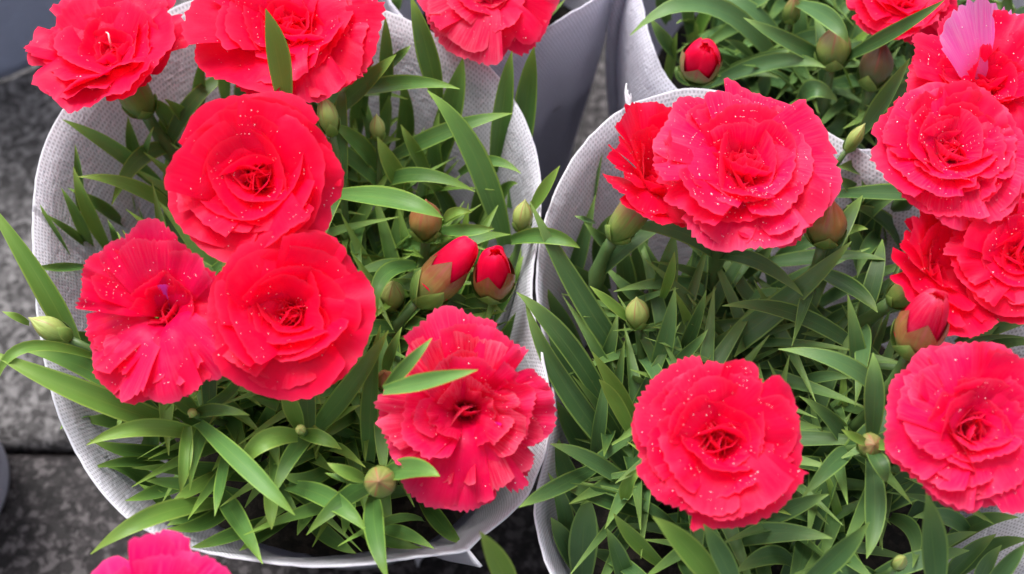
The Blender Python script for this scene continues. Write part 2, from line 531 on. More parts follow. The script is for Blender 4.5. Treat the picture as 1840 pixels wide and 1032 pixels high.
class Sleeve:
    def __init__(self, rim3, mat, label, base_r=0.043, base_c=None, seed=0, power=1.7, seam=None, n=200, thick=0.0007, folds=0.0011, bulge=0.0, fin=0.0022):
        r = np.random.default_rng(seed)
        rim = closed_spline(rim3, n)
        self.rim = rim
        c = rim[:, :2].mean(0) if base_c is None else np.asarray(base_c)[:2]
        self.c = c
        rel = rim[:, :2] - c
        ang = np.unwrap(np.arctan2(rel[:, 1], rel[:, 0]))
        self.base_r = base_r
        self.power = power
        o = np.argsort(np.mod(ang, 2 * np.pi))
        self._a = np.mod(ang, 2 * np.pi)[o]
        self._r = np.linalg.norm(rel, axis=1)[o]
        self._z = rim[o, 2]
        rows = 18
        V, UV = [], []
        arc = np.concatenate([[0], np.cumsum(np.linalg.norm(np.roll(rim, -1, 0) - rim, axis=1))])[:-1]
        ph = r.uniform(0, 6.28, 4)
        base = np.stack([c[0] + base_r * np.cos(ang), c[1] + base_r * np.sin(ang), np.full(n, 0.002)], -1)
        for j in range(rows):
            t = 1 - j / (rows - 1)                     # 1 at the rim
            k = t ** power
            p = base * (1 - k) + rim * k
            p[:, 2] = base[:, 2] * (1 - t) + rim[:, 2] * t
            w = folds * math.sin(math.pi * min(1, t * 1.02)) * (np.sin(ang * 5 + ph[0] + t * 3) + 0.6 * np.sin(ang * 9 + ph[1] - t * 4) + 0.5 * np.sin(ang * 14 + ph[2]))
            w = w + bulge * math.sin(math.pi * t) ** 0.7
            if j == 0:
                w = w + r.normal(0, 0.00008, n)
                p[:, 2] += r.normal(0, 0.00010, n)
            p[:, 0] += np.cos(ang) * w
            p[:, 1] += np.sin(ang) * w
            V.append(p)
            UV.append(np.stack([arc, np.full(n, t * 0.16)], -1))
        V, UV = np.concatenate(V), np.concatenate(UV)
        F = grid_faces(n, rows, closed=True)
        m_ = mesh_from('fabric_sleeve', V, F, mat, UV)
        self.obj = link('fabric_pot_sleeve', m_)
        sm = self.obj.modifiers.new('thickness', 'SOLIDIFY')
        sm.thickness = thick
        sm.offset = 0
        tag(self.obj, label, 'pot sleeve', 'nonwoven sleeves round the pots')
        # welded seam: a narrow fin standing off the wall
        if seam is not None:
            i = int(np.argmin(np.linalg.norm(proj(rim) - np.asarray(seam), axis=1)))
            d = np.array([math.cos(ang[i]), math.sin(ang[i]), 0])
            Vs, Us = [], []
            for j in range(rows):
                p = V[j * n + i]
                t = 1 - j / (rows - 1)
                for q in range(3):
                    wob = 0.0004 * math.sin(j * 0.5 + q)
                    Vs.append(p + d * (0.0002 + q * fin) + np.array([-d[1], d[0], 0]) * (wob * q))
                    Us.append((q * 0.0022, t * 0.16))
            ms = mesh_from('seam', Vs, grid_faces(3, rows), mat, Us)
            so = link('seam', ms, self.obj)
            s2 = so.modifiers.new('thickness', 'SOLIDIFY'); s2.thickness = 0.0009; s2.offset = 0

    def rim_z(self, a):
        return np.interp(np.mod(a, 2 * np.pi), self._a, self._z, period=2 * np.pi)

    def wall(self, a, z):
        R = np.interp(np.mod(a, 2 * np.pi), self._a, self._r, period=2 * np.pi)
        Z = self.rim_z(a)
        return self.base_r + (R - self.base_r) * np.clip(z / Z, 0, 1) ** self.power

    def inside(self, P, m=0.002):
        d = P[:, :2] - self.c
        a = np.arctan2(d[:, 1], d[:, 0])
        return np.linalg.norm(d, axis=1) < self.wall(a, P[:, 2]) - m

    def soil(self, z, label):
        n = 48
        a = np.linspace(0, 2 * np.pi, n, endpoint=False)
        V = [(self.c[0], self.c[1], z + 0.004)]
        rr = np.random.default_rng(3)
        for f in (0.35, 0.7, 0.985):
            for t in a:
                R = self.wall(np.array([t]), np.array([z]))[0] * f - 0.0006
                V.append((self.c[0] + R * math.cos(t), self.c[1] + R * math.sin(t), z + rr.normal(0, 0.0012) + 0.004 * (1 - f)))
        F = [(0, 1 + i, 1 + (i + 1) % n) for i in range(n)]
        for k in range(2):
            for i in range(n):
                A = 1 + k * n + i; B = 1 + k * n + (i + 1) % n
                F.append((A, A + n, B + n, B))
        o = link('potting_soil', mesh_from('potting_soil', V, F, M_SOIL, [(v[0], v[1]) for v in V]))
        tag(o, label, None, kind='stuff')


def rim_from(L):
    return [at(x, y, z) for x, y, z in L]


RIM_A = [(60, 370, .150), (74, 280, .152), (108, 205, .155), (185, 105, .159), (300, 20, .162), (450, -25, .163), (600, -8, .163), (720, 30, .163),
         (800, 72, .162), (880, 122, .159), (940, 210, .155), (968, 300, .150), (970, 400, .147), (958, 480, .145), (956, 545, .1445), (975, 640, .144),
         (989, 725, .143), (981, 805, .142), (948, 888, .140), (900, 938, .139), (858, 970, .1385), (843, 988, .138), (815, 994, .138), (740, 1003, .138), (650, 1015, .138),
         (550, 1018, .138), (430, 1004, .138), (330, 982, .138), (240, 938, .139), (180, 880, .140), (130, 800, .142), (96, 715, .145), (75, 620, .147), (62, 500, .149)]
RIM_B = [(1130, 190, .160), (1195, 168, .160), (1260, 160, .160), (1400, 190, .158), (1500, 245, .156), (1600, 300, .154), (1740, 340, .152), (1870, 420, .150),
         (1945, 560, .147), (1975, 760, .143), (1955, 940, .139), (1870, 1080, .136), (1700, 1170, .133), (1450, 1215, .131), (1200, 1190, .131), (1060, 1120, .133),
         (992, 1035, .135), (966, 955, .137), (962, 900, .138), (985, 800, .1365), (995, 725, .137), (985, 640, .139), (966, 545, .1415), (968, 450, .145), (990, 365, .150), (1030, 285, .155), (1078, 228, .158)]
RIM_C = [(690, -20, .146), (735, 45, .147), (800, 95, .148), (880, 102, .149), (960, 64, .150), (1015, 30, .152), (1085, -18, .155), (1120, -110, .158), (1080, -230, .160),
         (950, -300, .162), (820, -300, .162), (710, -220, .158), (670, -110, .150)]
RIM_D = [(1150, -70, .156), (1157, 20, .155), (1176, 92, .153), (1212, 156, .150), (1290, 205, .147), (1400, 245, .145), (1530, 268, .144), (1700, 262, .144), (1850, 190, .146),
         (1930, 60, .150), (1910, -100, .156), (1800, -230, .160), (1600, -300, .162), (1400, -290, .162), (1230, -200, .160)]

DBASE = at(1330, 60, .06)


def off_mean(rim, dx, dy):
    return closed_spline(rim_from(rim), 200)[:, :2].mean(0) + np.array([dx, dy])


SL_A = Sleeve(rim_from(RIM_A), M_FAB, 'white dimpled fabric sleeve with a pinched seam at its front, round the six-bloom plant', 0.043, base_c=off_mean(RIM_A, 0.006, -0.012), power=1.25, seed=1, seam=(843, 988), fin=0.0030)
SL_B = Sleeve(rim_from(RIM_B), M_FAB, 'white dimpled fabric sleeve with a frayed thread on its back rim', 0.046, base_c=off_mean(RIM_B, -0.012, -0.006), power=1.2, seed=2)
SL_C = Sleeve(rim_from(RIM_C), M_FAB_GREY, 'grey dimpled fabric sleeve standing behind the six-bloom plant', 0.030, seed=3, power=1.0)
SL_D = Sleeve(rim_from(RIM_D), M_FAB_GREY, 'creased grey sleeve in the back row round the plant with a pink petal', 0.052, base_c=off_mean(RIM_D, -0.006, 0.0), seed=4, power=0.9, seam=(1150, -40), folds=0.0018, bulge=0.013)
SL_A.soil(.088, 'dark potting soil inside the sleeve of the six-bloom plant')
SL_B.soil(.086, 'dark potting soil inside the sleeve with the frayed thread')
SL_C.soil(.09, 'dark potting soil inside the grey dimpled sleeve')
SL_D.soil(.09, 'dark potting soil inside the creased grey sleeve')

# slate-blue pot sleeve in the back corner
ec = at(-35, 15, 0.0)
e_r = 0.052
er = [(ec[0] + 0.066 * math.cos(a), ec[1] + 0.066 * math.sin(a), 0.13) for a in np.linspace(0, 2 * np.pi, 20, endpoint=False)]
SL_E = Sleeve(er, M_FAB_BLUE, 'slate blue sleeve at the corner behind the six-bloom plant', e_r, base_c=ec, seed=6, power=1.0)
# pale sleeve edge at the side of the picture
fc = at(-240, 790, 0.055)
fr = [(fc[0] + 0.042 * math.cos(a), fc[1] + 0.030 * math.sin(a), 0.055) for a in np.linspace(0, 2 * np.pi, 20, endpoint=False)]
SL_F = Sleeve(fr, M_FAB_GREY, 'low pale grey sleeve on the paving at the side of the six-bloom plant', 0.034, base_c=fc, seed=7, power=1.0)
SL_F.soil(.045, 'dark potting soil inside the low pale sleeve')
# sleeve below the frame carrying the front plant
gc = at(560, 1560, 0.14)
gr = [(gc[0] + 0.066 * math.cos(a), gc[1] + 0.060 * math.sin(a), 0.125) for a in np.linspace(0, 2 * np.pi, 20, endpoint=False)]
SL_G = Sleeve(gr, M_FAB, 'white sleeve holding the front plant with one crimson pink bloom', 0.040, base_c=gc, seed=8)
SL_G.soil(.085, 'dark potting soil inside the front sleeve')


# ------------------------------------------------------------------ plant parts
def ribbon(p0, pm, p1, width, fold=0.18, roll=0.0, twist=0.0, n=12, base_w=0.62, normal=None, wmax=0.35, wave=0.0, tip_pow=2.0):
    p0, pm, p1 = (np.asarray(p, float) for p in (p0, pm, p1))
    c = 2 * pm - 0.5 * (p0 + p1)
    V, UV = [], []
    for i in range(n):
        t = i / (n - 1)
        p = (1 - t) ** 2 * p0 + 2 * t * (1 - t) * c + t * t * p1
        tg = nrm(2 * (1 - t) * (c - p0) + 2 * t * (p1 - c))
        nv = normal if normal is not None else nrm(0.55 * nrm(CAM - p) + 0.45 * np.array([0, 0, 1.0]))
        nv = nrm(nv - tg * (nv @ tg))
        sd_ = np.cross(tg, nv)
        a = roll + twist * t
        nv, sd_ = nv * math.cos(a) + sd_ * math.sin(a), sd_ * math.cos(a) - nv * math.sin(a)
        if t < wmax:
            w = base_w + (1 - base_w) * math.sin(t / wmax * math.pi / 2)
        else:
            w = max(0.0, 1 - ((t - wmax) / (1 - wmax)) ** tip_pow)
        w = max(w, 0.035) * width * 0.5
        for q in (-1, -0.55, 0, 0.55, 1):
            V.append(p + sd_ * (q * w) + nv * (fold * w * (abs(q) ** 1.4) + wave * math.sin(t * 9 + q * 2) * w))
            UV.append((q, t))
    return np.array(V), grid_faces(5, n), UV


def tube(pts, rads, m=8):
    pts = np.asarray(pts, float)
    V, UV = [], []
    ref = np.array([0.3, 0.9, 0.1])
    for i, p in enumerate(pts):
        tg = nrm(pts[min(i + 1, len(pts) - 1)] - pts[max(i - 1, 0)])
        s = nrm(np.cross(tg, ref)); b = np.cross(tg, s)
        for k in range(m):
            a = 2 * math.pi * k / m
            V.append(p + rads[i] * (math.cos(a) * s + math.sin(a) * b)); UV.append((k / m, i / len(pts)))
    F = grid_faces(m, len(pts), closed=True)
    F.append(tuple(range(m - 1, -1, -1)))
    F.append(tuple(range((len(pts) - 1) * m, len(pts) * m)))
    return np.array(V), F, UV


def bez(p0, p1, p2, n=12):
    t = np.linspace(0, 1, n)[:, None]
    return (1 - t) ** 2 * np.asarray(p0) + 2 * t * (1 - t) * np.asarray(p1) + t * t * np.asarray(p2)


def frame(n_):
    n_ = nrm(n_)
    x = nrm(np.array([1.0, 0, 0]) - n_ * n_[0])
    y = np.cross(n_, x)
    return np.stack([x, y, n_], 1)      # columns


def petal_shape(r, L, alpha, th0, th1, cup, ruffle, freq, fold, imb, curl, nu=37, nv=13, teeth=12, edge_drop=0.10, notch=0.0, tooth=1.0):
    """one clawed, toothed petal; local frame: x outward, y tangential, z along the bloom's axis"""
    u = np.linspace(-1, 1, nu)[None, :].repeat(nv, 0)
    v = np.linspace(0, 1, nv)[:, None].repeat(nu, 1)
    ph = r.uniform(0, 6.28, 6)
    uu = u[0]
    e = 1 - edge_drop * np.abs(uu) ** 2.4 + 0.035 * np.sin(2.2 * uu + ph[0]) + 0.022 * np.sin(5.1 * uu + ph[1])
    saw = np.abs(np.mod(uu * teeth / 2 + ph[2] + 0.25 * np.sin(uu * 6 + ph[3]), 1) * 2 - 1)
    e = e - tooth * (0.030 + 0.016 * np.sin(uu * 7 + ph[4])) * saw ** 0.9 - r.uniform(0, 0.010, nu)
    if notch:
        e = e - notch * np.exp(-((uu - r.uniform(-0.5, 0.5)) / 0.10) ** 2)
    g = 0.22 + 0.78 * smooth01(v / 0.5)
    side = 1 + 0.0 * u
    rho = L * v * (1 - (1 - e[None, :]) * v ** 3) * side
    X = rho * np.sin(u * alpha * g)
    Y = rho * np.cos(u * alpha * g)
    s_t = np.linspace(0, 1.15, 120)
    phi = th0 + (th1 - th0) * smooth01((s_t - 0.08) / 0.52) + curl * smooth01((s_t - 0.6) / 0.4)
    ds = L * (s_t[1] - s_t[0])
    Pr = np.concatenate([[0], np.cumsum(np.cos(phi[:-1]) * ds)])
    Ph = np.concatenate([[0], np.cumsum(np.sin(phi[:-1]) * ds)])
    s = np.clip(Y / L, 0, 1.15)
    pr, phh, pa = np.interp(s, s_t, Pr), np.interp(s, s_t, Ph), np.interp(s, s_t, phi)
    xn = X / L
    # broad ripples fade in towards the margin, small crinkles only at the very edge
    d = L * (cup * xn ** 2 + fold * np.abs(xn) + imb * xn
             + ruffle * 0.8 * v * np.sin(2.3 * u + 4.0 * v + ph[5])
             + ruffle * 0.7 * v ** 2 * np.sin(freq * u * math.pi + 3.0 * v + ph[3])
             + ruffle * 0.35 * v ** 3 * np.sin(freq * 2.1 * u * math.pi - 5.0 * v + ph[1])
             + 0.005 * v ** 6 * np.sin(teeth * math.pi * u + ph[2]))
    xr = 0.0012 + pr - np.sin(pa) * d
    zr = phh + np.cos(pa) * d
    V = np.stack([xr, X, zr], -1).reshape(-1, 3)
    UV = np.stack([u, v], -1).reshape(-1, 2)
    return V, grid_faces(nu, nv), UV


def calyx_shape(L, R, kind, seed=0, teeth=5):
    """lathe along +z from 0 to L; kind: open (toothed mouth), closed (pointed bud)"""
    r = np.random.default_rng(seed)
    nth, ns = 40, 16
    V, UV = [], []
    off = 0.0
    for j in range(ns):
        for k in range(nth):
            th = 2 * math.pi * k / nth
            tri = abs(((th + off) * teeth / (2 * math.pi)) % 1 * 2 - 1)       # 1 at gaps
            s = j / (ns - 1)
            if kind == 'open':
                top = 1 - 0.30 * tri ** 1.15
                z = L * s * top
                f = 0.50 + 0.50 * math.sin(min(s * top / 0.55, 1) * math.pi / 2)
                if s * top > 0.7: f -= 0.16 * ((s * top - 0.7) / 0.3)
                rad = R * f * (1 + 0.025 * math.cos((th + off) * teeth))
            elif kind == 'tube':
                top = 1 - 0.18 * tri
                z = L * s * top
                f = 0.62 + 0.30 * math.sin(min(s / 0.5, 1) * math.pi / 2) + 0.10 * s
                rad = R * f * (1 + 0.02 * math.cos((th + off) * teeth))
            else:
                z = L * s
                if s < 0.45: f = 0.48 + 0.52 * math.sin(s / 0.45 * math.pi / 2)
                else:
                    q = (s - 0.45) / 0.55
                    f = math.cos(q * math.pi / 2) ** (0.72 + 0.5 * q)
                    f = max(f, 0.03)
                rad = R * f * (1 - 0.16 * smooth01((s - 0.40) / 0.4) * (tri ** 4)) * (1 + 0.012 * r.normal())
            V.append((rad * math.cos(th), rad * math.sin(th), z)); UV.append((k / nth, s))
    F = grid_faces(nth, ns, closed=True)
    F.append(tuple(range(nth - 1, -1, -1)))
    if kind == 'closed': F.append(tuple(range((ns - 1) * nth, ns * nth)))
    return np.array(V), F, UV


def bud_petal_shape(seed, L, R, az0, k):
    """one petal wrapped round the top of an opening bud"""
    r = np.random.default_rng(seed)
    nu, nv = 22, 10
    V, UV = [], []
    span = math.radians(r.uniform(125, 165))
    Rk = R * (1.0 - 0.05 * k)
    top = L * (1.02 - 0.02 * k)
    for j in range(nv):
        s = j / (nv - 1)
        for i in range(nu):
            u = -1 + 2 * i / (nu - 1)
            a = az0 + u * span / 2
            reach = 1 - 0.10 * u * u - 0.05 * (i % 3 == 0) - 0.03 * r.uniform()
            q = s * (reach if s > 0.6 else 1)
            ang = q * math.radians(88 - 4 * k)                 # closes over the top
            z = L * 0.25 + (top - L * 0.25) * math.sin(ang)
            rad = Rk * (0.10 + 0.90 * math.cos(ang) ** 0.75) - 0.0007 * (u + 1) * 0.5 + 0.0004 * math.sin(5 * u + k) * s
            V.append((rad * math.cos(a), rad * math.sin(a), z)); UV.append((u, 0.3 + 0.7 * s))
    return np.array(V), grid_faces(nu, nv), UV


def bud_core(L, R, seed):
    """crumpled innermost petals filling the mouth of an opening bud"""
    r = np.random.default_rng(seed)
    nth, ns = 30, 10
    V, UV = [], []
    ph = r.uniform(0, 6.28, 3)
    for j in range(ns):
        s = j / (ns - 1)
        for k in range(nth):
            a = 2 * math.pi * k / nth
            ang = s * math.pi / 2
            rad = R * math.cos(ang) + 1e-5
            z = L * 0.3 + L * 0.58 * math.sin(ang) + L * 0.05 * math.sin(3 * a + ph[0] + 4 * s) * math.sin(math.pi * s) + L * 0.03 * math.sin(5 * a + ph[1] - 6 * s) * s * (1 - s) * 4
            V.append((rad * math.cos(a), rad * math.sin(a), z)); UV.append((math.sin(a * 2.5), 0.3 + 0.6 * s))
    return np.array(V), grid_faces(nth, ns, closed=True), UV


def droplets(points, normals, radii):
    """tiny flattened dew beads, one joined mesh"""
    V, F = [], []
    m = 6
    for p, n_, rd in zip(points, normals, radii):
        Fm = frame(n_)
        o = len(V)
        for (rr, zz) in ((1.0, -0.1), (0.8, 0.55)):
            for k in range(m):
                a = 2 * math.pi * k / m
                V.append(p + Fm @ np.array([rr * math.cos(a), rr * math.sin(a), zz]) * rd)
        V.append(p + Fm @ np.array([0, 0, 0.85]) * rd)
        for k in range(m):
            F.append((o + k, o + (k + 1) % m, o + m + (k + 1) % m, o + m + k))
            F.append((o + m + k, o + m + (k + 1) % m, o + 2 * m))
    return V, F


class Plant:
    def __init__(self, sleeve, soil_z, label, group, leaf_mat, seed):
        self.s = sleeve
        self.c = np.array([sleeve.c[0], sleeve.c[1], soil_z])
        self.root = tag(empty('carnation_plant', self.c), label, 'carnation plant', group)
        self.leaf_mat = leaf_mat
        self.r = np.random.default_rng(seed)
        self.nleaf = 0
        self.extra = ([], [], [])
        self.stems = []
        self.blooms = []           # (px, py, rx, ry, z)

    def local(self, P):
        return np.asarray(P, float) - self.c

    # -- stems
    def stem(self, top, d, rad=0.0017, foot=None):
        top = np.asarray(top, float)
        foot = self.c + np.array([*(0.42 * (top - self.c)[:2] + self.r.normal(0, 0.006, 2)), 0.0]) if foot is None else foot
        fd = (foot - self.c)[:2]
        lim = 0.040
        if np.linalg.norm(fd) > lim: foot = np.array([*(self.c[:2] + fd / np.linalg.norm(fd) * lim), self.c[2]])
        reach = np.linalg.norm(top - foot)
        P = bez(foot, top - nrm(d) * reach * 0.5, top, 14)
        rr = np.linspace(rad * 1.15, rad, 14)
        rr[5] *= 1.35; rr[10] *= 1.4                       # swollen nodes
        V, F, UV = tube(self.local(P), rr)
        link('stem', mesh_from('stem', V, F, M_STEM, UV), self.root)
        for k in (5, 10):                                   # a pair of leaves at each node
            a0 = self.r.uniform(0, 6.28)
            for q in (0, math.pi):
                a = a0 + q + self.r.normal(0, 0.2)
                Ln = self.r.uniform(0.026, 0.042)
                out = np.array([math.cos(a), math.sin(a), 0.0])
                p0 = P[k]; pm = p0 + out * Ln * 0.42 + np.array([0, 0, Ln * 0.34]); p1 = p0 + out * Ln * 0.9 + np.array([0, 0, Ln * 0.30])
                self.stems.append((p0, pm, p1, self.r.uniform(0.0045, 0.0062)))

    # -- leaves
    def leaf3(self, p0, pm, p1, width, mat=None, **kw):
        V, F, UV = ribbon(p0, pm, p1, width, **kw)
        if self.nleaf < 300:
            self.nleaf += 1
            return link('leaf', mesh_from('leaf', self.local(V), F, mat or self.leaf_mat, UV), self.root)
        o = len(self.extra[0])
        self.extra[0].extend(list(self.local(V))); self.extra[1].extend([tuple(i + o for i in f) for f in F]); self.extra[2].extend(UV)

    def hero(self, x0, y0, xm, ym, x1, y1, w, zb=.118, zt=.150, arch=.004, mat=None, roll=None, fold=None):
        """base, middle and tip of a leaf; width in picture pixels at its middle"""
        p0, p1 = at(x0, y0, zb), at(x1, y1, zt)
        pm = at(xm, ym, (zb + zt) / 2 + arch)
        roll = self.r.normal(0, 0.16) if roll is None else roll
        wd = metres(w, pm) / max(0.75, math.cos(roll)) * 0.93
        self.leaf3(p0, pm, p1, wd, mat, roll=roll, twist=self.r.normal(0, 0.22), fold=self.r.uniform(0.25, 0.55) if fold is None else fold,
                   wmax=self.r.uniform(0.30, 0.48), tip_pow=self.r.uniform(1.6, 2.1), base_w=0.55, n=13, wave=self.r.uniform(0, 0.12))

    # -- blooms
    def flower(self, px, py, rpx, z, n_, layers='double', seed=0, mats=None, dew=70, label=None, ry=None, spin=0.0, ruffle=0.04, calyx=True, foot=None, special=None, lift=0.48, fleck_az=None, tooth=1.0):
        r = np.random.default_rng(seed)
        rd = np.random.default_rng(seed + 5000)
        face = at(px, py, z)
        R = metres(rpx, face) * 0.935
        Fm = frame(n_)
        org = face - Fm[:, 2] * lift * R
        mw = Matrix(((Fm[0, 0], Fm[0, 1], Fm[0, 2], org[0] - self.c[0]), (Fm[1, 0], Fm[1, 1], Fm[1, 2], org[1] - self.c[1]),
                     (Fm[2, 0], Fm[2, 1], Fm[2, 2], org[2] - self.c[2]), (0, 0, 0, 1)))
        fl = empty('flower', parent=self.root)
        fl.matrix_local = mw
        if label: fl['label'] = label
        self.blooms.append((px, py, rpx, (ry or rpx), z))
        if layers == 'double':
            # count, length, end angle, half width, cup, fold, curl
            layers = [(7, 1.31, -4, 33, 0.12, 0, -8), (6, 1.16, 9, 34, 0.22, 0, -10), (6, 0.98, 24, 36, 0.32, 0, -14),
                      (5, 0.82, 40, 42, 0.5, 0.0, -10), (4, 0.68, 58, 44, 0.6, 0.1, -8)]
        petals = []
        if isinstance(layers, list):
            layers = list(layers) + [(4, 0.58, 78, 46, 0.7, 0.15, 8), (4, 0.52, 96, 46, 0.5, 0.25, 14), (4, 0.52, 110, 50, 0.3, 0.25, 12)]
            for li, (cnt, Lk, th, al, cup, fold, curl) in enumerate(layers):
                a0 = r.uniform(0, 360) + spin
                for k in range(cnt):
                    petals.append((a0 + 360 * k / cnt + r.normal(0, 6), Lk * r.uniform(0.93, 1.05), th + r.normal(0, 4 + 2.2 * min(li, 3)), al * r.uniform(0.95, 1.3),
                                   cup * r.uniform(0.6, 1.4), fold, curl + r.normal(4, 12)))
        else:
            a0 = r.uniform(0, 360)
            petals = list(layers) + [(a0 + 120 * k + r.normal(0, 12), 0.52 * r.uniform(.85, 1.1), 86 + 9 * (k % 3), 44, 0.5, 0.3, 10) for k in range(6)]
        pts, nrms = [], []
        base_m = mats or [M_PETAL]
        if fleck_az is not None:
            fleck_i = min(range(7), key=lambda k: abs((petals[k][0] - fleck_az + 180) % 360 - 180))
        for i, (az, Lk, th, al, cup, fold, curl) in enumerate(petals):
            pink = bool(special and special.get(i) is M_PETAL_PINK)
            V, F, UV = petal_shape(r, Lk * R, math.radians(al), math.radians(r.uniform(74, 86)), math.radians(th), cup, (0.05 if pink else ruffle * r.uniform(0.5, 1.4)), r.uniform(1.0, 2.3),
                                   fold, r.uniform(0.08, 0.24), math.radians(curl), teeth=int(r.integers(11, 17)), edge_drop=r.uniform(0.05, 0.14),
                                   notch=r.choice([0, 0, 0.10, 0.16]) * (not pink) * min(1, tooth), tooth=1.9 if pink else tooth)
            a = math.radians(az)
            rot = np.array([[math.cos(a), -math.sin(a), 0], [math.sin(a), math.cos(a), 0], [0, 0, 1]])
            V = V @ rot.T
            V[:, 2] += r.normal(0, 0.0003)
            mat = base_m[int(r.integers(0, len(base_m)))]
            if special and i in special: mat = special[i]
            if fleck_az is not None and i == fleck_i: mat = M_PETAL_FLECK
            link('petal', mesh_from('petal', V, F, mat, UV), fl)
            nu, nv = 37, 13
            G = V.reshape(nv, nu, 3)
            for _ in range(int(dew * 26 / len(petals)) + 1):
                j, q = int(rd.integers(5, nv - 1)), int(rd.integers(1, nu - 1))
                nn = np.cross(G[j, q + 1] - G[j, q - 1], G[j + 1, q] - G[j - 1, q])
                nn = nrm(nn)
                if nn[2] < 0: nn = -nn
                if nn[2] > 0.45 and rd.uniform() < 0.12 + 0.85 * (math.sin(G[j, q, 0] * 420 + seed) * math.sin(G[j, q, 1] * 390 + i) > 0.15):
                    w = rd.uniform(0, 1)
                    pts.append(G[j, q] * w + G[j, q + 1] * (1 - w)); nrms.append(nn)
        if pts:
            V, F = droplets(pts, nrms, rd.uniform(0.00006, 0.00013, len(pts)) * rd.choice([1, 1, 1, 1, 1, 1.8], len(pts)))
            d = link('dew_drops', mesh_from('dew_drops', V, F, M_DEW_GLINT), fl)
            d['kind'] = 'stuff'
        # pale curled styles in the throat
        for k in range(1 if seed == 101 else 0):
            a0 = r.uniform(0, 6.28)
            P = []
            for q in range(16):
                t = q / 15
                cr = R * 0.05 * (1 - 0.55 * t)
                cc = np.array([math.cos(a0), math.sin(a0), 0]) * R * 0.10
                P.append(cc * (0.3 + 1.6 * t) + np.array([math.cos(a0 + t * 7) * cr * t, math.sin(a0 + t * 7) * cr * t, R * (0.18 + 0.42 * min(1, t * 1.6))]))
            V, F, UV = tube(P, np.linspace(0.00045, 0.00022, 16), 6)
            link('style', mesh_from('style', V, F, M_STYLE, UV), fl)
        cl = 0.78 * R
        V, F, UV = calyx_shape(cl, 0.215 * R, 'tube', seed)
        V = np.array(V); V[:, 2] -= cl * 0.84
        cx = link('calyx', mesh_from('calyx', V, F, M_CALYX, UV), fl)
        for k in range(4):
            a = k * math.pi / 2 + 0.4
            o = np.array([math.cos(a), math.sin(a), 0])
            Vb, Fb, Ub = ribbon(o * 0.10 * R + np.array([0, 0, -cl * 0.86]), o * 0.215 * R + np.array([0, 0, -cl * 0.70]), o * 0.225 * R + np.array([0, 0, -cl * 0.52]), 0.22 * R,
                                fold=-0.3, normal=o, n=7, base_w=0.8)
            link('bract', mesh_from('bract', Vb, Fb, M_BRACT, Ub), cx)
        self.stem(org - Fm[:, 2] * cl * 0.80, n_, 0.0021, foot)
        return fl

    def bud(self, px, py, z, n_, dia, length, kind='closed', mat=None, seed=0, bracts=4, petal_mat=None, label=None, stem=True, stem_len=None, foot=None):
        """dia and length in picture pixels"""
        c = at(px, py, z)
        R, L = metres(dia, c) / 2 * 0.93, metres(length, c) * 0.95
        Fm = frame(n_)
        org = c - Fm[:, 2] * L * 0.5
        b = empty('bud', parent=self.root)
        b.matrix_local = Matrix([[Fm[i, 0], Fm[i, 1], Fm[i, 2], org[i] - self.c[i]] for i in range(3)] + [[0, 0, 0, 1]])
        if label: b['label'] = label
        V, F, UV = calyx_shape(L * (0.70 if kind == 'open' else 1), R, kind, seed)
        cx = link('calyx', mesh_from('calyx', V, F, mat or M_CALYX, UV), b)
        if kind == 'open':
            a0 = self.r.uniform(0, 6.28)
            V, F, UV = bud_core(L, R * 0.86, seed)
            link('petal', mesh_from('petal', V, F, petal_mat or M_PETAL, UV), b)
            for k in range(6):
                V, F, UV = bud_petal_shape(seed * 7 + k, L, R * 0.97, a0 + k * 2.4, k * 0.8)
                link('petal', mesh_from('petal', V, F, petal_mat or M_PETAL, UV), b)
        for k in range(bracts):
            a = k * 2 * math.pi / bracts + 0.5 + seed
            o = np.array([math.cos(a), math.sin(a), 0])
            Vb, Fb, Ub = ribbon(o * R * 0.40 + np.array([0, 0, -L * 0.05]), o * R * 0.98 + np.array([0, 0, L * 0.13]), o * R * 1.08 + np.array([0, 0, L * 0.36]), R * 1.25,
                                fold=-0.35, normal=o, n=7, base_w=0.8)
            link('bract', mesh_from('bract', Vb, Fb, M_BRACT, Ub), cx)
        if stem:
            self.stem(org + Fm[:, 2] * L * 0.02, n_, max(0.0010, min(0.0017, R * 0.33)), foot)
        return b

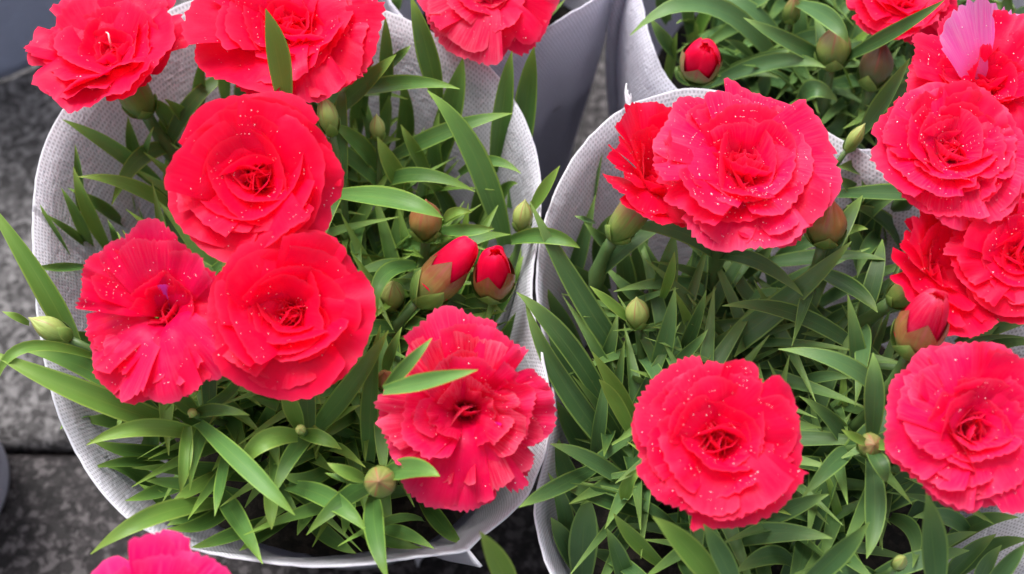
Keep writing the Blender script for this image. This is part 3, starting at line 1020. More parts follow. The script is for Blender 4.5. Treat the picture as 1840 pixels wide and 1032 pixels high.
    # -- filling foliage: leafy shoots rising from the soil
    def fill(self, n_shoots, zone, zmin, zmax, clear=(), Lr=(0.050, 0.086), wr=(0.0048, 0.0069), spread=0.044):
        r = self.r
        for p0, pm, p1, w in self.stems:
            P = np.array([p0, pm, p1])
            if self.ok(P, zone, clear): self.leaf3(p0, pm, p1, w, roll=r.normal(0, 0.3), twist=r.normal(0, 0.3))
        self.stems = []
        cand = []
        for i in range(n_shoots):
            a = i * 2.399963 + r.normal(0, 0.2); rr = math.sqrt((i + 0.5) / n_shoots)
            base = self.c + np.array([math.cos(a), math.sin(a), 0]) * rr * spread * 0.8
            W_ = self.s.wall(np.array([a]), np.array([zmax]))[0]
            tipz = r.uniform(zmin, zmax)
            tip = self.c + np.array([math.cos(a), math.sin(a), 0]) * rr * W_ * 0.80 + np.array([*r.normal(0, 0.004, 2), tipz - self.c[2]])
            nodes = int(r.integers(3, 6))
            phase = r.uniform(0, 3.14)
            for k in range(nodes):
                t = (k + 1) / nodes
                p0 = base + (tip - base) * t
                last = k == nodes - 1
                for q in (0, math.pi):
                    az = phase + q + (k % 2) * math.pi / 2 + r.normal(0, 0.25)
                    L = r.uniform(*Lr) * (0.72 if last else 1.0)
                    el0 = math.radians(r.uniform(55, 80) if last else r.uniform(34, 68))
                    el1 = el0 - math.radians(r.uniform(4, 34))
                    o = np.array([math.cos(az), math.sin(az), 0])
                    up = np.array([0, 0, 1.0])
                    pm = p0 + (o * math.cos(el0) + up * math.sin(el0)) * L * 0.5
                    p1 = pm + (o * math.cos(el1) + up * math.sin(el1)) * L * 0.5
                    pm = pm + up * 0.001
                    cand.append((t, p0, pm, p1, r.uniform(*wr) * (0.8 if last else 1), nrm(-o * math.sin((el0 + el1) / 2) + up * math.cos((el0 + el1) / 2)), last))
        cand.sort(key=lambda c: -max(c[1][2], c[3][2]))
        for (t, p0, pm, p1, w, nv, last) in cand:
            P = np.array([p0, (p0 + pm) / 2, pm, (pm + p1) / 2, p1])
            if P[:, 2].max() > zmax + 0.022 or not self.ok(P, zone, clear): continue
            self.leaf3(p0, pm, p1, w, M_LEAF_YOUNG if (last and r.uniform() < 0.35) else None, roll=r.normal(0, 0.25), twist=r.normal(0, 0.4),
                       fold=r.uniform(0.25, 0.55), normal=nv, n=10, wmax=r.uniform(0.30, 0.48), tip_pow=r.uniform(1.6, 2.1), base_w=0.6)

    def ok(self, P, zone, clear):
        if not self.s.inside(P).all(): return False
        Q = proj(P)
        for poly in clear:
            if any(in_poly(q, poly) for q in Q): return False
        if zone is not None and not all(in_poly(q, zone) for q in Q): return False
        return True

    def finish(self):
        if self.extra[0]:
            o = link('foliage', mesh_from('foliage', self.extra[0], self.extra[1], self.leaf_mat, self.extra[2]), self.root)
            o['kind'] = 'stuff'


def in_poly(q, poly):
    x, y = q
    c = False
    n = len(poly)
    for i in range(n):
        x0, y0 = poly[i]; x1, y1 = poly[(i + 1) % n]
        if (y0 > y) != (y1 > y) and x < (x1 - x0) * (y - y0) / (y1 - y0) + x0: c = not c
    return c


GRP = 'red carnation plants in wrapped pots'
# ------------------------------------------------------------------ the six-bloom plant
PA = Plant(SL_A, .088, 'bushy red carnation plant with six open blooms in a white sleeve', GRP, M_LEAF_A, 21)
PA.flower(200, 92, 158, .180, (-0.12, 0.05, 1.0), seed=101, dew=45, ruffle=0.05, label='bloom tilted upward beside the slate blue sleeve',
          layers=[(6, 1.30, 14, 34, 0.15, 0, -14), (6, 1.14, 24, 34, 0.25, 0, -14), (5, 0.98, 36, 36, 0.35, 0, -14), (4, 0.82, 50, 38, 0.4, 0.1, -10), (3, 0.66, 66, 40, 0.4, 0.2, 0)])
PA.flower(522, 42, 178, .184, (0.02, -0.10, 1.0), seed=102, dew=90, mats=[M_PETAL_HOT, M_PETAL], label='bloom with a green leaf standing up in front of it')
PA.flower(457, 318, 161, .196, (0.0, -0.42, 0.9), seed=203, dew=110, mats=[M_PETAL_HOT], ruffle=0.032, label='round bloom standing highest in the middle of the plant',
          tooth=0.55, layers=[(6, 1.30, 2, 38, 0.25, 0, -4), (5, 1.18, 14, 44, 0.42, 0, -4), (4, 1.04, 28, 48, 0.55, 0, -6), (4, 0.86, 44, 50, 0.6, 0, -6), (3, 0.70, 62, 52, 0.6, 0.1, -4)])
# half-open bloom: three tall petals behind, a skirt of layered petals in front
PA.flower(290, 560, 165, .176, (-0.12, -0.20, 1.0), seed=104, dew=70, ruffle=0.05, mats=[M_PETAL, M_PETAL_ROSE], label='bloom with a gap between its upper petals and layered skirt',
          layers=((104, 1.46, 34, 22, .2, 0, 6), (84, 1.35, 40, 22, .3, 0, 4), (156, 1.34, 24, 19, .2, 0, 8), (142, 1.2, 34, 18, .2, 0, 4), (58, 1.2, 44, 26, .3, 0, 0), (206, 1.24, -4, 24, .15, 0, -14), (228, 1.34, -10, 30, .12, 0, -14), (262, 1.36, -12, 34, .12, 0, -16),
                  (296, 1.36, -10, 34, .12, 0, -16), (330, 1.25, -4, 32, .15, 0, -12), (2, 1.1, 10, 30, .2, 0, -8), (214, 1.10, 2, 26, .15, 0, -18), (240, 1.14, -2, 30, .12, 0, -18), (276, 1.14, -4, 30, .12, 0, -20), (312, 1.12, 0, 30, .12, 0, -18),
                  (226, .96, 6, 28, .15, 0, -22), (262, .94, 2, 30, .12, 0, -24), (300, .92, 4, 28, .15, 0, -22), (74, .84, 62, 26, .4, .3, 6), (112, .76, 66, 24, .4, .3, 6), (30, .8, 52, 30, .5, .2, 0), (282, .62, 36, 34, .3, .1, -40), (250, .6, 42, 30, .3, .1, -40)),
          special={19: M_PETAL_FLECK_B})
PA.flower(520, 562, 153, .182, (0.12, -0.42, 0.9), seed=205, dew=60, mats=[M_PETAL_HOT], ry=135, ruffle=0.035, label='bloom tucked under the front edge of the highest one',
          layers=[(6, 1.30, 0, 38, 0.2, 0, -4), (5, 1.16, 14, 44, 0.4, 0, -6), (4, 1.0, 30, 48, 0.55, 0, -6), (4, 0.82, 48, 50, 0.6, 0.05, -6), (3, 0.66, 64, 50, 0.6, 0.15, -4)], tooth=0.6)
PA.flower(836, 742, 165, .166, (0.06, -0.46, 0.88), seed=306, dew=30, ruffle=0.045, mats=[M_PETAL_ROSE, M_PETAL_PALE], label='loose fluffy bloom against the sleeve rim with a leaf across it',
          layers=((100, 1.48, -2, 24, 0.31, 0, -6), (76, 1.42, 4, 24, 0.37, 0, -6), (122, 1.30, 4, 20, 0.37, 0, -6), (92, 1.26, 18, 26, 0.56, 0, -6), (112, 1.10, 30, 22, 0.68, .1, 0), (74, 1.06, 34, 24, 0.68, .1, 0), (92, .86, 52, 26, 0.62, .3, 4),
                  (150, 1.2, -8, 20, 0.12, 0, -8), (140, 1.05, -2, 20, 0.12, 0, -8),
                  (24, 1.32, 6, 24, 0.43, 0, -4), (0, 1.30, 4, 24, 0.43, 0, -4), (-26, 1.22, 6, 20, 0.43, 0, -4), (14, 1.12, 26, 26, 0.68, .1, 0), (-14, 1.08, 30, 24, 0.68, .1, 0), (4, .94, 44, 26, 0.74, .2, 0), (-22, .86, 52, 22, 0.62, .3, 4), (26, .8, 58, 22, 0.62, .3, 4),
                  (-52, 1.28, -10, 15, 0.12, 0, -6), (-80, 1.46, -4, 26, 0.19, 0, -10), (-104, 1.44, -4, 26, 0.19, 0, -10), (-128, 1.22, 0, 20, 0.25, 0, -8), (-90, 1.24, 6, 30, 0.19, 0, -18), (-112, 1.10, 8, 24, 0.25, 0, -16), (-90, .92, 14, 32, -0.31, 0, -34),
                  (178, 1.28, 6, 24, 0.37, 0, -6), (202, 1.26, 4, 24, 0.37, 0, -6), (190, 1.10, 22, 26, 0.62, .1, -4), (210, 1.02, 28, 22, 0.62, .1, 0), (174, .95, 38, 22, 0.68, .2, 0), (192, .82, 50, 24, 0.62, .3, 4)),
          special={15: M_PETAL_FLECK})

PA.bud(802, 488, .152, (0.62, 0.45, 0.55), 84, 158, 'open', M_CALYX_BROWN, 3, label='opening bud leaning sideways with red petals showing')
PA.bud(887, 492, .152, (0.04, 0.20, 1.0), 82, 122, 'open', M_CALYX_BROWN, 4, label='upright opening bud with red petals showing')
PA.bud(765, 393, .150, (0.05, 0.30, 0.9), 64, 92, 'closed', M_CALYX_BROWN, 5)
PA.bud(588, 205, .172, (-0.15, 0.45, 0.9), 40, 84, 'closed', M_CALYX_PALE, 6)
PA.bud(678, 228, .158, (0.0, 0.4, 0.9), 30, 56, 'closed', M_CALYX_PALE, 7)
PA.bud(940, 386, .150, (0.1, 0.4, 0.9), 40, 70, 'closed', M_CALYX_PALE, 8)
PA.bud(683, 866, .160, (0.02, -0.35, 0.93), 62, 72, 'closed', M_CALYX, 9)
PA.bud(692, 682, .152, (0.05, 0.0, 1.0), 38, 62, 'closed', M_CALYX_BROWN, 10)
PA.bud(706, 528, .142, (0.1, 0.1, 1.0), 46, 84, 'closed', M_CALYX_PALE, 12)
PA.bud(88, 590, .156, (-0.8, 0.28, 0.45), 46, 84, 'closed', M_CALYX_PALE, 13, foot=at(200, 640, .09))
PA.bud(540, 772, .160, (0.0, -0.3, 1.0), 20, 30, 'closed', M_CALYX_PALE, 14, bracts=2)
PA.bud(345, 742, .160, (0.0, -0.3, 1.0), 18, 28, 'closed', M_CALYX_PALE, 15, bracts=2)

Y = M_LEAF_YOUNG
for a in [
    (255, 410, 168, 250, 85, 112, 38, .11, .150), (305, 352, 215, 275, 112, 215, 30, .125, .158), (312, 376, 225, 332, 140, 318, 34, .13, .158, .006, Y),
    (146, 385, 141, 320, 135, 260, 18, .13, .155), (192, 445, 155, 372, 132, 300, 27, .12, .152, .004, Y), (165, 448, 140, 392, 110, 338, 22, .12, .15),
    (220, 402, 180, 372, 122, 338, 28, .115, .14), (138, 525, 108, 445, 72, 368, 27, .115, .148), (162, 446, 125, 416, 80, 384, 18, .12, .146), (155, 480, 110, 482, 62, 480, 20, .125, .148),
    (140, 632, 68, 498, -35, 345, 44, .135, .172, .004, Y), (52, 582, 30, 571, 4, 560, 17, .152, .16, .002, Y), (318, 768, 150, 708, -25, 628, 52, .13, .165, .008, Y), (285, 752, 165, 668, 40, 630, 46, .125, .155, .006),
    (165, 640, 45, 626, -5, 690, 24, .148, .158, .012, Y), (185, 748, 145, 744, 108, 772, 25, .118, .138), (368, 787, 258, 770, 155, 800, 36, .142, .158, .006, Y), (300, 842, 238, 832, 162, 842, 24, .112, .135),
    (337, 768, 332, 825, 324, 886, 27, .15, .148, .004, Y), (388, 852, 350, 878, 308, 902, 30, .128, .146, .004, Y), (432, 886, 330, 870, 262, 864, 24, .12, .142), (406, 818, 398, 872, 386, 928, 28, .135, .15),
    (358, 762, 450, 846, 530, 926, 38, .15, .160, .006), (535, 784, 470, 794, 432, 848, 38, .152, .152, .008, Y), (542, 780, 578, 788, 614, 808, 30, .15, .152, .004, Y), (538, 768, 524, 730, 508, 694, 34, .15, .166, .002, Y),
    (352, 742, 320, 716, 294, 684, 36, .15, .166, .002), (342, 746, 392, 738, 448, 746, 27, .15, .158, .004), (385, 905, 270, 930, 163, 996, 43, .128, .152, .016, Y), (398, 888, 432, 945, 472, 1014, 40, .125, .145),
    (505, 928, 420, 962, 340, 986, 32, .115, .138), (490, 868, 488, 910, 488, 952, 30, .14, .146, .004, Y), (518, 874, 598, 900, 660, 957, 40, .132, .150, .007), (572, 898, 552, 925, 534, 962, 26, .115, .13),
    (672, 896, 676, 965, 698, 1045, 43, .14, .152, .006), (688, 952, 732, 962, 780, 986, 28, .125, .142), (632, 898, 626, 928, 618, 962, 27, .125, .142), (652, 860, 620, 848, 588, 832, 27, .152, .160, .002, Y), (650, 866, 618, 862, 584, 850, 20, .148, .155),
    (698, 850, 745, 846, 790, 856, 46, .155, .172), (690, 702, 785, 682, 858, 665, 34, .178, .192, .003), (692, 700, 738, 652, 776, 608, 28, .174, .188), (558, 785, 635, 690, 698, 594, 42, .135, .172, .004),
    (664, 828, 668, 700, 684, 584, 37, .128, .168), (692, 672, 702, 636, 722, 588, 22, .14, .162), (568, 772, 608, 748, 648, 728, 25, .135, .152, .004, Y), (432, 645, 412, 612, 384, 598, 32, .15, .174), (352, 738, 425, 690, 428, 606, 22, .14, .165, .006),
    (512, 190, 497, 95, 477, 16, 46, .180, .212, .002, Y), (358, 205, 360, 150, 362, 104, 28, .13, .160), (406, 185, 403, 132, 402, 88, 24, .14, .165), (322, 255, 296, 212, 268, 178, 38, .12, .158), (352, 245, 328, 208, 296, 178, 32, .12, .155),
    (594, 208, 655, 152, 712, 98, 36, .15, .182, .002), (632, 168, 735, 150, 826, 160, 34, .15, .172, .004), (908, 440, 850, 275, 768, 163, 50, .125, .170, .008), (695, 288, 815, 232, 920, 204, 36, .138, .160, .006),
    (922, 375, 945, 190, 960, 84, 45, .125, .178, .0), (888, 310, 905, 185, 920, 92, 37, .13, .172), (765, 350, 808, 205, 832, 104, 50, .12, .165), (786, 175, 765, 82, 738, -8, 42, .152, .186), (690, 210, 696, 110, 692, 30, 30, .14, .176),
    (688, 132, 714, 106, 738, 82, 22, .148, .165), (768, 316, 746, 272, 720, 224, 26, .13, .156, .004, Y), (738, 362, 706, 302, 678, 246, 36, .13, .158, .004, Y), (678, 305, 640, 256, 596, 222, 37, .135, .165, .006),
    (610, 350, 715, 362, 796, 392, 46, .155, .170, .010), (798, 396, 820, 380, 848, 382, 19, .148, .155, .004, Y), (790, 416, 840, 414, 888, 411, 25, .14, .152), (955, 378, 982, 336, 1006, 298, 26, .145, .165, .002, Y), (826, 312, 880, 290, 936, 312, 22, .138, .15),
    (920, 432, 985, 424, 1042, 446, 31, .142, .154, .006), (745, 478, 688, 500, 678, 568, 36, .14, .152, .010), (695, 568, 760, 586, 816, 590, 30, .13, .142), (655, 398, 640, 440, 652, 484, 22, .13, .14), (828, 550, 866, 545, 902, 560, 24, .135, .14),
    (256, 312, 262, 270, 276, 228, 16, .13, .15), (212, 448, 205, 425, 193, 394, 14, .12, .135), (235, 420, 215, 330, 178, 240, 34, .108, .132), (620, 270, 570, 250, 560, 180, 24, .14, .165), (612, 300, 660, 320, 700, 300, 30, .12, .14),
    (700, 430, 740, 440, 790, 440, 26, .122, .138), (660, 560, 690, 520, 700, 470, 26, .12, .138), (470, 830, 500, 880, 540, 930, 34, .118, .132), (600, 830, 560, 860, 500, 850, 32, .12, .138), (450, 740, 480, 780, 500, 840, 32, .12, .138),
    (860, 600, 900, 540, 940, 460, 36, .10, .128), (850, 560, 905, 510, 935, 430, 36, .10, .128), (880, 650, 920, 600, 945, 540, 36, .10, .126), (820, 520, 860, 450, 880, 400, 36, .10, .128), (760, 900, 800, 950, 830, 975, 34, .10, .118), (640, 940, 690, 970, 760, 985, 34, .10, .118), (560, 940, 600, 970, 640, 995, 34, .10, .120), (260, 740, 200, 725, 130, 720, 36, .10, .128), (300, 780, 220, 760, 140, 755, 34, .11, .13), (380, 930, 340, 930, 300, 945, 32, .11, .125),
    (640, 250, 650, 180, 668, 110, 34, .12, .155), (720, 290, 730, 210, 720, 140, 36, .115, .152), (660, 330, 690, 240, 700, 170, 34, .115, .15), (800, 380, 780, 290, 790, 200, 36, .112, .148), (850, 400, 870, 320, 860, 250, 34, .112, .145), (600, 200, 625, 150, 640, 90, 32, .12, .15), (740, 330, 780, 260, 830, 230, 32, .115, .146), (630, 320, 660, 270, 720, 250, 34, .12, .146),
    (420, 200, 440, 150, 440, 100, 30, .12, .15), (330, 300, 300, 250, 290, 200, 32, .115, .145), (260, 330, 240, 270, 230, 210, 30, .112, .145), (860, 420, 900, 350, 930, 330, 28, .115, .142), (700, 400, 690, 340, 640, 290, 32, .118, .142), (820, 440, 800, 360, 760, 330, 32, .114, .140), (570, 180, 590, 140, 580, 90, 28, .13, .158),
    (310, 800, 225, 735, 130, 712, 36, .108, .138), (330, 810, 250, 815, 160, 790, 34, .106, .134), (300, 900, 240, 850, 182, 838, 34, .104, .130), (380, 850, 300, 880, 225, 900, 34, .106, .132), (330, 960, 300, 910, 250, 870, 32, .104, .128), (420, 900, 370, 940, 300, 950, 34, .106, .132),
    (230, 720, 190, 670, 118, 640, 36, .108, .138), (250, 620, 170, 615, 105, 590, 34, .105, .136), (180, 790, 200, 730, 160, 670, 32, .105, .130), (520, 930, 470, 965, 430, 990, 32, .106, .130), (250, 830, 270, 780, 230, 720, 34, .106, .132),
]:
    PA.hero(*a)
ZONE_A = [(95, 480), (180, 330), (260, 190), (420, 120), (700, 60), (800, 130), (880, 300), (950, 380), (950, 560), (975, 700), (960, 850), (840, 970), (600, 1003), (420, 985), (270, 930), (170, 830), (120, 720), (90, 600)]
CLEAR_A = [[(60, 330), (110, 190), (260, 200), (200, 300), (190, 450), (160, 560), (60, 600)], [(770, 60), (980, 90), (985, 300), (930, 300), (850, 190), (790, 120)], [(300, -10), (450, -10), (430, 140), (330, 175)],
           [(60, 640), (150, 780), (270, 940), (380, 1000), (150, 1010)]]
PA.fill(88, ZONE_A, .104, .126, CLEAR_A)
PA.finish()

# ------------------------------------------------------------------ the broad plant in the sleeve with the frayed thread
PB = Plant(SL_B, .086, 'broad red carnation plant with a bronze bud in the sleeve with a frayed thread', GRP, M_LEAF_B, 22)
PB.flower(1172, 335, 150, .172, (0.42, 0.22, 0.85), seed=107, dew=25, tooth=0.8, mats=[M_PETAL_HOT], ruffle=0.03, label='bloom seen from its side with its green calyx showing', lift=0.35,
          layers=((95, 1.35, 40, 32, .3, 0, -6), (130, 1.4, 36, 30, .3, 0, -6), (160, 1.3, 30, 22, .2, 0, 0), (60, 1.3, 40, 32, .3, 0, 0), (200, 1.2, 18, 20, .2, 0, 10), (235, 1.2, 6, 28, .1, 0, 14), (262, 1.25, 2, 26, .1, 0, 14), (290, 1.2, 4, 30, .2, 0, 10),
                  (110, 1.1, 52, 32, .3, 0, 0), (75, 1.05, 54, 32, .3, 0, 0), (20, 1.1, 40, 30, .3, 0, 0), (150, .9, 55, 30, .3, .2, 0), (230, .75, 50, 30, .3, .2, 0), (300, .75, 55, 30, .3, .2, 0)))
PB.flower(1342, 296, 180, .190, (0.04, -0.02, 1.0), seed=108, dew=330, ruffle=0.04, ry=138, mats=[M_PETAL_ROSE, M_PETAL], label='wide bloom thick with dew at the back of the sleeve')
PB.flower(1292, 790, 160, .174, (-0.02, -0.36, 0.93), seed=109, dew=130, ruffle=0.036, label='round bloom on its own in front with a magenta fleck on its lower edge', fleck_az=252,
          layers=[(7, 1.31, -2, 33, 0.15, 0, -8), (6, 1.18, 10, 36, 0.26, 0, -8), (6, 1.02, 24, 38, 0.38, 0, -10), (5, 0.84, 40, 42, 0.5, 0.0, -8), (4, 0.66, 58, 42, 0.5, 0.15, -6)])
PB.flower(1752, 768, 162, .176, (0.03, -0.34, 0.94), seed=110, dew=70, mats=[M_PETAL_ROSE], ruffle=0.045, label='full bloom with many layers beside the star shaped bud')
PB.flower(1682, 490, 128, .172, (0.36, -0.05, 0.9), seed=111, dew=12, tooth=0.7, mats=[M_PETAL_HOT], ruffle=0.03, label='bloom turned sideways behind the opening bud', lift=0.40,
          layers=((95, 1.35, 34, 32, .3, 0, -6), (130, 1.4, 34, 30, .3, 0, -6), (160, 1.3, 22, 26, .2, 0, 0), (60, 1.3, 34, 32, .3, 0, 0), (200, 1.25, 12, 24, .2, 0, 10), (235, 1.35, 4, 30, .1, 0, 14), (270, 1.4, 2, 32, .1, 0, 14), (305, 1.35, 6, 32, .2, 0, 10),
                  (110, 1.1, 48, 32, .3, 0, 0), (75, 1.05, 50, 32, .3, 0, 0), (20, 1.3, 26, 34, .3, 0, 0), (340, 1.3, 20, 34, .3, 0, 0), (250, 1.1, 26, 34, .3, 0, 0), (150, .9, 55, 30, .3, .2, 0), (230, .8, 50, 30, .3, .2, 0)))
PB.flower(1838, 458, 128, .182, (-0.15, -0.38, 0.9), seed=112, dew=45, mats=[M_PETAL_HOT, M_PETAL], ruffle=0.045, label='bloom cut by the side of the picture above the full one')

PB.bud(1487, 398, .168, (0.06, 0.45, 0.9), 76, 100, 'closed', M_CALYX_BROWN, 23, label='plump bronze bud under the dewy bloom')
PB.bud(1660, 582, .182, (0.14, 0.30, 0.93), 98, 150, 'open', M_CALYX_BROWN, 24, petal_mat=M_PETAL_PALE, label='toothed opening bud with pink-red petals in front of the sideways bloom')
PB.bud(1145, 560, .145, (-0.1, 0.35, 0.9), 46, 72, 'closed', M_CALYX_PALE, 25)
PB.bud(1565, 800, .160, (0.0, -0.35, 0.93), 48, 52, 'closed', M_CALYX, 26, label='star shaped bud with four spread bracts')
PB.bud(1618, 1010, .150, (0.02, 0.0, 1.0), 26, 60, 'closed', M_CALYX_PALE, 27)
for a in [
    (1142, 680, 1038, 522, 952, 362, 45, .118, .160, .004), (1112, 775, 1022, 625, 928, 525, 44, .115, .154, .008), (1142, 855, 1015, 692, 944, 542, 43, .11, .152, .006), (1138, 745, 1100, 688, 1064, 632, 30, .13, .156, .002, Y), (1138, 785, 1104, 722, 1076, 682, 30, .13, .152, .002, Y),
    (1134, 578, 1096, 545, 1060, 514, 22, .14, .152, .002, Y), (1172, 700, 1198, 605, 1213, 516, 38, .12, .158), (1168, 620, 1192, 510, 1212, 415, 47, .115, .15), (1190, 535, 1203, 495, 1212, 452, 20, .14, .158, .002, Y), (1222, 645, 1250, 582, 1269, 522, 28, .125, .156),
    (1202, 662, 1242, 628, 1272, 592, 22, .13, .152), (1248, 668, 1410, 545, 1530, 434, 54, .122, .165, .004), (1545, 630, 1420, 562, 1298, 550, 37, .135, .158, .006), (1546, 725, 1540, 640, 1523, 528, 37, .125, .162), (1567, 782, 1572, 705, 1569, 634, 40, .15, .172),
    (1560, 798, 1538, 788, 1512, 772, 20, .16, .168, .001, Y), (1572, 800, 1596, 798, 1622, 788, 21, .16, .168, .001, Y), (1564, 808, 1582, 838, 1594, 866, 36, .158, .158, .004), (1566, 828, 1572, 920, 1557, 1004, 42, .138, .145, .004), (1540, 838, 1502, 765, 1436, 712, 37, .12, .148, .006),
    (1465, 486, 1532, 520, 1577, 562, 35, .138, .152, .004), (1355, 478, 1500, 464, 1592, 468, 34, .128, .15), (1345, 948, 1420, 914, 1490, 888, 35, .125, .148), (1285, 972, 1398, 958, 1496, 968, 45, .118, .142, .006), (1295, 1060, 1236, 985, 1172, 928, 48, .145, .172, .002, Y),
    (1325, 1060, 1292, 992, 1264, 942, 41, .145, .168, .002), (1435, 1060, 1505, 998, 1562, 938, 42, .14, .168, .002), (1682, 1060, 1676, 970, 1664, 886, 54, .145, .182, .0), (1775, 1060, 1812, 1012, 1845, 975, 34, .14, .162, .002), (1648, 1010, 1700, 975, 1756, 956, 28, .13, .148),
    (1068, 842, 995, 880, 932, 912, 35, .128, .156, .006), (1142, 882, 1060, 830, 988, 798, 37, .12, .148, .006), (1182, 932, 1090, 898, 998, 866, 37, .115, .142, .006), (1046, 1050, 1048, 965, 1058, 890, 58, .105, .135), (1188, 1015, 1140, 970, 1102, 922, 31, .125, .15, .002, Y),
    (1122, 895, 1132, 862, 1158, 840, 27, .135, .15, .004, Y), (1428, 692, 1480, 676, 1532, 680, 22, .125, .142), (1508, 350, 1650, 352, 1756, 380, 37, .14, .176, .002), (1612, 312, 1560, 300, 1505, 300, 42, .135, .15), (1510, 424, 1535, 412, 1560, 412, 19, .145, .155, .002, Y),
    (1040, 425, 1060, 335, 1086, 244, 34, .118, .152), (1070, 402, 1052, 396, 1032, 388, 14, .14, .15), (1130, 565, 1120, 490, 1114, 425, 45, .11, .14), (1300, 490, 1275, 462, 1232, 436, 32, .12, .14), (1330, 500, 1360, 470, 1390, 440, 30, .12, .14),
    (1440, 620, 1400, 650, 1340, 660, 30, .115, .132), (1500, 620, 1470, 580, 1420, 500, 32, .115, .14), (1440, 860, 1480, 820, 1530, 740, 34, .112, .138), (1240, 700, 1270, 640, 1320, 590, 34, .112, .138), (1060, 700, 1090, 640, 1110, 560, 30, .112, .135),
    (1200, 560, 1150, 540, 1080, 470, 32, .11, .132), (1620, 700, 1560, 690, 1490, 640, 34, .115, .14), (1560, 560, 1520, 590, 1440, 600, 34, .112, .135), (1420, 1010, 1380, 1000, 1320, 1030, 40, .12, .14), (1600, 930, 1640, 960, 1640, 1020, 36, .12, .14),
    (1740, 960, 1700, 930, 1640, 930, 36, .12, .135), (1500, 980, 1520, 1000, 1580, 1050, 36, .12, .145), (1130, 1060, 1110, 1000, 1090, 950, 40, .115, .14), (1010, 1000, 1015, 930, 985, 850, 34, .105, .135), (1230, 1000, 1240, 1030, 1260, 1070, 40, .12, .14),
    (1390, 480, 1440, 440, 1500, 440, 32, .12, .138), (1600, 420, 1560, 440, 1540, 500, 30, .12, .138), (1700, 650, 1760, 612, 1850, 608, 16, .14, .155),
    (1540, 460, 1560, 370, 1545, 290, 32, .12, .150), (1580, 440, 1590, 360, 1630, 300, 34, .12, .150), (1520, 440, 1560, 380, 1620, 350, 32, .122, .146), (1630, 460, 1590, 400, 1520, 370, 34, .12, .142), (1570, 420, 1540, 350, 1500, 320, 30, .122, .148), (1010, 560, 1040, 460, 1070, 350, 32, .10, .142), (1090, 520, 1080, 440, 1110, 380, 32, .105, .138), (1160, 520, 1150, 450, 1180, 400, 34, .105, .136), (1050, 480, 1030, 420, 1040, 350, 26, .105, .138),
    (1560, 480, 1570, 400, 1610, 330, 36, .115, .142), (1600, 470, 1600, 400, 1570, 330, 34, .115, .140), (1500, 470, 1520, 400, 1560, 350, 36, .115, .142), (1540, 380, 1580, 350, 1640, 330, 34, .12, .140), (1560, 520, 1540, 450, 1530, 400, 34, .11, .135),
    (1720, 620, 1780, 590, 1850, 580, 34, .12, .142), (1760, 660, 1800, 620, 1860, 620, 34, .12, .142), (1700, 980, 1760, 940, 1830, 930, 36, .11, .135), (1720, 1030, 1780, 985, 1850, 970, 36, .11, .138), (1700, 1040, 1740, 1000, 1790, 960, 34, .115, .138), (1760, 1060, 1770, 1020, 1800, 980, 30, .12, .14),
    (1640, 420, 1610, 370, 1600, 320, 30, .12, .14), (1130, 470, 1090, 440, 1050, 400, 28, .115, .138), (1060, 760, 1010, 660, 975, 590, 40, .10, .130), (1050, 660, 1010, 580, 985, 520, 40, .10, .132), (1080, 860, 1030, 780, 1000, 720, 42, .10, .128), (1070, 960, 1020, 850, 1005, 790, 40, .10, .128), (1050, 1040, 1020, 980, 990, 930, 40, .10, .128), (1100, 560, 1060, 510, 1010, 470, 36, .10, .132), (1080, 620, 1050, 560, 1030, 490, 36, .10, .13),
]:
    PB.hero(*a)
ZONE_B = [(970, 520), (1060, 420), (1150, 300), (1400, 250), (1600, 350), (1900, 450), (1960, 700), (1900, 960), (1760, 1010), (1700, 1150), (1100, 1150), (1020, 1040), (975, 920), (990, 760), (975, 640)]
CLEAR_B = [[(940, 480), (1040, 260), (1130, 180), (1090, 420), (1000, 500)]]
PB.fill(90, ZONE_B, .102, .124, CLEAR_B)
PB.finish()

# ------------------------------------------------------------------ back plant with the pink petal
PC = Plant(SL_D, .09, 'back row red carnation plant with one bright pink petal and a round red bud', GRP, M_LEAF_B, 23)
PC.flower(1712, 268, 146, .192, (0.0, -0.20, 0.96), seed=113, dew=120, ruffle=0.055, ry=105, mats=[M_PETAL_ROSE, M_PETAL], label='ruffled bloom in front of the one with a pink petal',
          layers=[(7, 1.31, 4, 33, 0.12, 0, -12), (6, 1.18, 16, 34, 0.2, 0, -12), (6, 1.02, 30, 36, 0.3, 0, -14), (5, 0.86, 46, 38, 0.4, 0.1, -14), (4, 0.70, 60, 40, 0.45, 0.2, -10)])
PC.flower(1775, 150, 160, .184, (0.05, -0.12, 1.0), seed=114, dew=60, ruffle=0.06, ry=120, label='bloom carrying a bright pink petal', lift=0.42,
          layers=((10, 1.3, 20, 32, .2, 0, -8), (46, 1.25, 26, 28, .2, 0, -8), (112, 1.36, 38, 35, .10, 0, -6), (150, 1.32, 14, 30, .2, 0, -8), (185, 1.34, 6, 30, .15, 0, -10), (215, 1.3, 4, 32, .1, 0, -10), (255, 1.25, 0, 34, .1, 0, -10), (300, 1.25, 4, 34, .1, 0, -10), (340, 1.3, 10, 34, .1, 0, -8),
                  (112, 0.80, 62, 26, .2, .1, 0), (24, 1.05, 38, 30, .3, 0, -4), (350, 1.05, 36, 34, .3, 0, -4), (170, 1.0, 30, 32, .3, 0, -6), (210, .95, 30, 32, .3, 0, -6), (52, .75, 60, 26, .3, .2, 0), (300, .85, 50, 34, .3, .2, 0), (240, .8, 52, 34, .3, .2, 0), (0, .7, 64, 34, .3, .3, 0)),
          special={2: M_PETAL_PINK})
PC.flower(1622, -4, 104, .172, (-0.05, -0.15, 1.0), seed=115, dew=25, ruffle=0.05, label='bloom cut by the top of the picture behind the long leaf')
